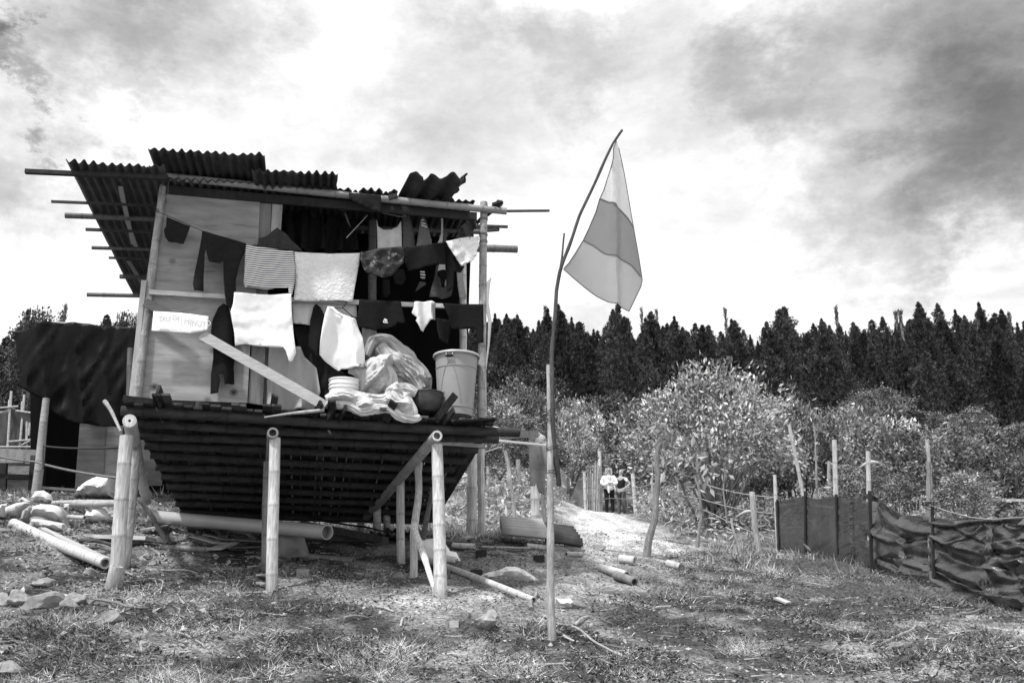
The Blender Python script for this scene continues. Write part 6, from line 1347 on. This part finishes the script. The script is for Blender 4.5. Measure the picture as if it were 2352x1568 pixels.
# mounds of uprooted turf by the fence
for i, (lb, x, y, w_, h_) in enumerate([('dark mound of uprooted turf under the fence panels',1900,1312,.75,.13),('dark mound of turf and roots under the black sheeting',2040,1375,.8,.15)]):
    c = G(x, y); mb = MB(); vs, ts_2 = [], []; nn = 34
    for j in range(nn+1):
        for k_ in range(nn+1):
            a, b = j/nn*2-1, k_/nn*2-1; rr2 = a*a+b*b; X0 = c.x+a*w_*1.3+b*.2; Y0 = c.y+b*w_*.5-a*.35
            vs.append((X0, Y0, hz(X0, Y0)+h_*max(0, 1-rr2)*(1+.8*noise.noise(Vector((X0*5, Y0*5, i))))+.03*noise.noise(Vector((X0*14, Y0*14, 3)))-.02)); ts_2.append(.45)
    mb.add(vs, [(j*(nn+1)+k_, (j+1)*(nn+1)+k_, (j+1)*(nn+1)+k_+1, j*(nn+1)+k_+1) for j in range(nn) for k_ in range(nn)], ts_2); tag(mb.build('turf_mound', SOIL), lb, 'mound')
# ------------------------------------------------------------ the couple at the gate
def skin(name, verts, edges, radii, m, parent, sub=2, root=0):
    me = bpy.data.meshes.new(name); me.from_pydata([tuple(v) for v in verts], edges, [])
    a = me.attributes.new('tone', 'FLOAT', 'POINT'); a.data.foreach_set('value', [1.]*len(verts))
    me.materials.append(m); o = bpy.data.objects.new(name, me); COL.objects.link(o); o.parent = parent
    md = o.modifiers.new('skin', 'SKIN'); md.use_smooth_shade = True
    sv = me.skin_vertices[0].data
    for i, r_ in enumerate(radii): sv[i].radius = r_ if isinstance(r_, tuple) else (r_, r_)
    sv[root].use_root = True
    sb = o.modifiers.new('smooth', 'SUBSURF'); sb.levels = sub; sb.render_levels = sub
    return o
SKN = mat('skin', .36, .6, .3, .05, 5, (1,1,1), 0, notone=True); HAIRL = mat('hair_blond', .36, .6, .3, .2, 20, (6,6,1), .2, notone=True); HAIRW = mat('hair_white', .75, .7, .3, .1, 20, (6,6,1), .2, notone=True)
JACK = mat('jacket_white', .82, .8, .2, .05, 8, (1,1,1), .2, notone=True); TROU = mat('trousers_black', .012, .8, .2, .1, 8, notone=True); VEST = mat('vest_black', .015,.8,.2,.1,8, notone=True); TROP = mat('trousers_worn', .12,.8,.2,.5,9,(1,1,1),.2, notone=True)
def person(label, loc, hgt, rz, armsL, armsR, head_turn, cl):
    e = thing('person', label, 'person', loc); e.rotation_euler = (0,0,rz); k = hgt/1.68; e.scale = (k,k,k)
    V, E, R_ = [], [], []
    def add(p, r_, par=None):
        V.append(p); R_.append(r_)
        if par is not None: E.append((par, len(V)-1))
        return len(V)-1
    pel = add((0,0,.92), (.135,.10)); sp = add((0,0,1.08), (.12,.09), pel); ch = add((0,.0,1.26), (.145,.10), sp); nk = add((0,.01,1.41), .055, ch)
    hd0 = add((0,-.005,1.49), (.062,.07), nk); hd1 = add((0,-.01,1.57), (.074,.088), hd0); add((0,0,1.635), (.05,.06), hd1)
    fing = []
    for sg, arm in ((-1, armsL), (1, armsR)):
        sh = add((sg*.165,0,1.34), .05, ch); el = add(arm[0], .038, sh); wr = add(arm[1], .026, el)
        dv = (Vector(arm[1])-Vector(arm[0])).normalized(); pm = Vector(arm[1])+dv*.055; pl_ = add(tuple(pm), (.036,.018), wr)
        sd_ = dv.cross(Vector((0,1,0))).normalized()
        for q in range(4):
            b_ = pm+dv*.03+sd_*(q-1.5)*.02; ln = (.065,.075,.07,.055)[q]
            f1 = add(tuple(b_), .009, pl_); f2 = add(tuple(b_+dv*ln*.55+Vector((0,.012,-.005))), .008, f1); add(tuple(b_+dv*ln*.9+Vector((0,.03,-.015))), .007, f2)
        t1 = add(tuple(pm-dv*.02+sd_*.045), .01, pl_); add(tuple(pm+dv*.02+sd_*.06), .008, t1)
        hp = add((sg*.09,0,.86), .09, pel); kn = add((sg*.10,-.02,.48), .06, hp); an_ = add((sg*.11,.0,.09), .038, kn); add((sg*.12,-.14,.035), (.036,.03), an_)
    skin('body', V, E, R_, SKN, e)
    # face
    tr = Matrix.Rotation(head_turn, 3, 'Z'); hc = Vector((0,-.01,1.565))
    def fv(p): return tuple(hc+tr @ Vector(p))
    mb = MB()
    mb.tube([fv((0,-.078,.02)), fv((0,-.108,-.018))], [.008,.015], 8); o = mb.build('nose', SKN, None, loc=(0,0,0)); o.parent = e
    for sg in (-1,1):
        mb = MB(); mb.tube([fv((sg*.03,-.070,.012)), fv((sg*.03,-.086,.012))], [.014,.010], 8); o = mb.build('eye', TROU, None, loc=(0,0,0)); o.parent = e
        mb = MB(); mb.tube([fv((sg*.072,.0,-.02)), fv((sg*.086,.012,.0)), fv((sg*.078,.012,.03))], [.010,.014,.008], 8); o = mb.build('ear', SKN, None, loc=(0,0,0)); o.parent = e
    mb = MB(); mb.tube([fv((-.024,-.078,-.045)), fv((0,-.084,-.049)), fv((.024,-.078,-.045))], [.004,.007,.004], 6); o = mb.build('mouth', mat('lips', .16,.6,.3,.05,5, notone=True), None, loc=(0,0,0)); o.parent = e
    cl(e, fv, tr, hc); return e
def cl_w(e, fv, tr, hc):
    V = [(0,0,.80),(0,0,1.0),(0,0,1.24),(0,.0,1.36),(-.18,0,1.33),(-.27,-.05,1.10),(-.13,-.20,1.02),(.18,0,1.33),(.27,-.05,1.10),(.13,-.2,1.06)]
    skin('jacket', V, [(0,1),(1,2),(2,3),(2,4),(4,5),(5,6),(2,7),(7,8),(8,9)], [(.19,.13),(.165,.125),(.175,.125),(.10,.08),.072,.068,.052,.072,.068,.052], JACK, e)
    V = [(0,0,.93),(-.09,0,.84),(-.10,-.02,.48),(-.11,0,.08),(.09,0,.84),(.10,-.02,.48),(.11,0,.08)]
    skin('trousers', V, [(0,1),(1,2),(2,3),(0,4),(4,5),(5,6)], [(.15,.11),.105,.075,.055,.105,.075,.055], TROU, e)
    V = [fv(p) for p in [(0,.02,.08),(-.07,.0,.04),(-.085,-.01,-.06),(-.09,-.03,-.17),(.07,.0,.04),(.085,-.01,-.06),(.09,-.03,-.17),(0,.05,-.02),(0,.06,-.16)]]
    skin('hair', V, [(0,1),(1,2),(2,3),(0,4),(4,5),(5,6),(0,7),(7,8)], [(.072,.07),(.036,.06),(.03,.05),(.026,.04),(.036,.06),(.03,.05),(.026,.04),(.075,.05),(.08,.04)], HAIRL, e)
    o = skin('collar', [(-.06,-.10,1.37),(-.02,-.13,1.30),(.02,-.13,1.30),(.06,-.10,1.37)], [(0,1),(1,2),(2,3)], [.02,.018,.018,.02], JACK, e)
    skin('bag', [(-.03,-.21,.98),(-.04,-.21,.85),(-.03,-.2,.74)], [(0,1),(1,2)], [.05,.045,.03], JACK, e)
def cl_m(e, fv, tr, hc):
    V = [(0,0,.93),(0,0,1.08),(0,0,1.26),(0,.0,1.38),(-.13,0,1.35),(.13,0,1.35)]
    skin('vest', V, [(0,1),(1,2),(2,3),(2,4),(2,5)], [(.15,.12),(.14,.115),(.165,.125),(.08,.08),.07,.07], VEST, e)
    for sg, el in ((-1, (-.24,.02,1.16)), (1, (.255,.02,1.19))): skin('sleeve', [(sg*.155,0,1.34), el], [(0,1)], [.07,.058], JACK, e)
    V = [(0,0,.95),(-.09,0,.84),(-.10,-.02,.48),(-.11,0,.08),(.09,0,.84),(.10,-.02,.48),(.11,0,.08)]
    skin('trousers', V, [(0,1),(1,2),(2,3),(0,4),(4,5),(5,6)], [(.15,.12),.105,.08,.06,.105,.08,.06], TROP, e)
    V = [fv(p) for p in [(0,.01,.07),(0,.045,.03),(0,.05,-.05),(-.05,.02,.04),(.05,.02,.04)]]
    skin('hair', V, [(0,1),(1,2),(0,3),(0,4)], [(.075,.08),(.08,.06),(.06,.035),(.04,.06),(.04,.06)], HAIRW, e)
pw_ = at(1401,1184,30.6); pm_2 = at(1429,1186,31.2)
person('woman with long fair hair in white jacket and black trousers, arms folded at the gate', pw_, 1.62, .0, ((-.27,-.05,1.10),(-.02,-.21,1.03)), ((.27,-.05,1.10),(.04,-.23,1.08)), 0., cl_w)
person('white-haired man in a black vest turned towards the woman, hand on his hip', pm_2, 1.62, -.55, ((-.26,.0,1.12),(-.14,-.2,.96)), ((.33,.05,1.12),(.16,-.15,.93)), -1.0, cl_m)
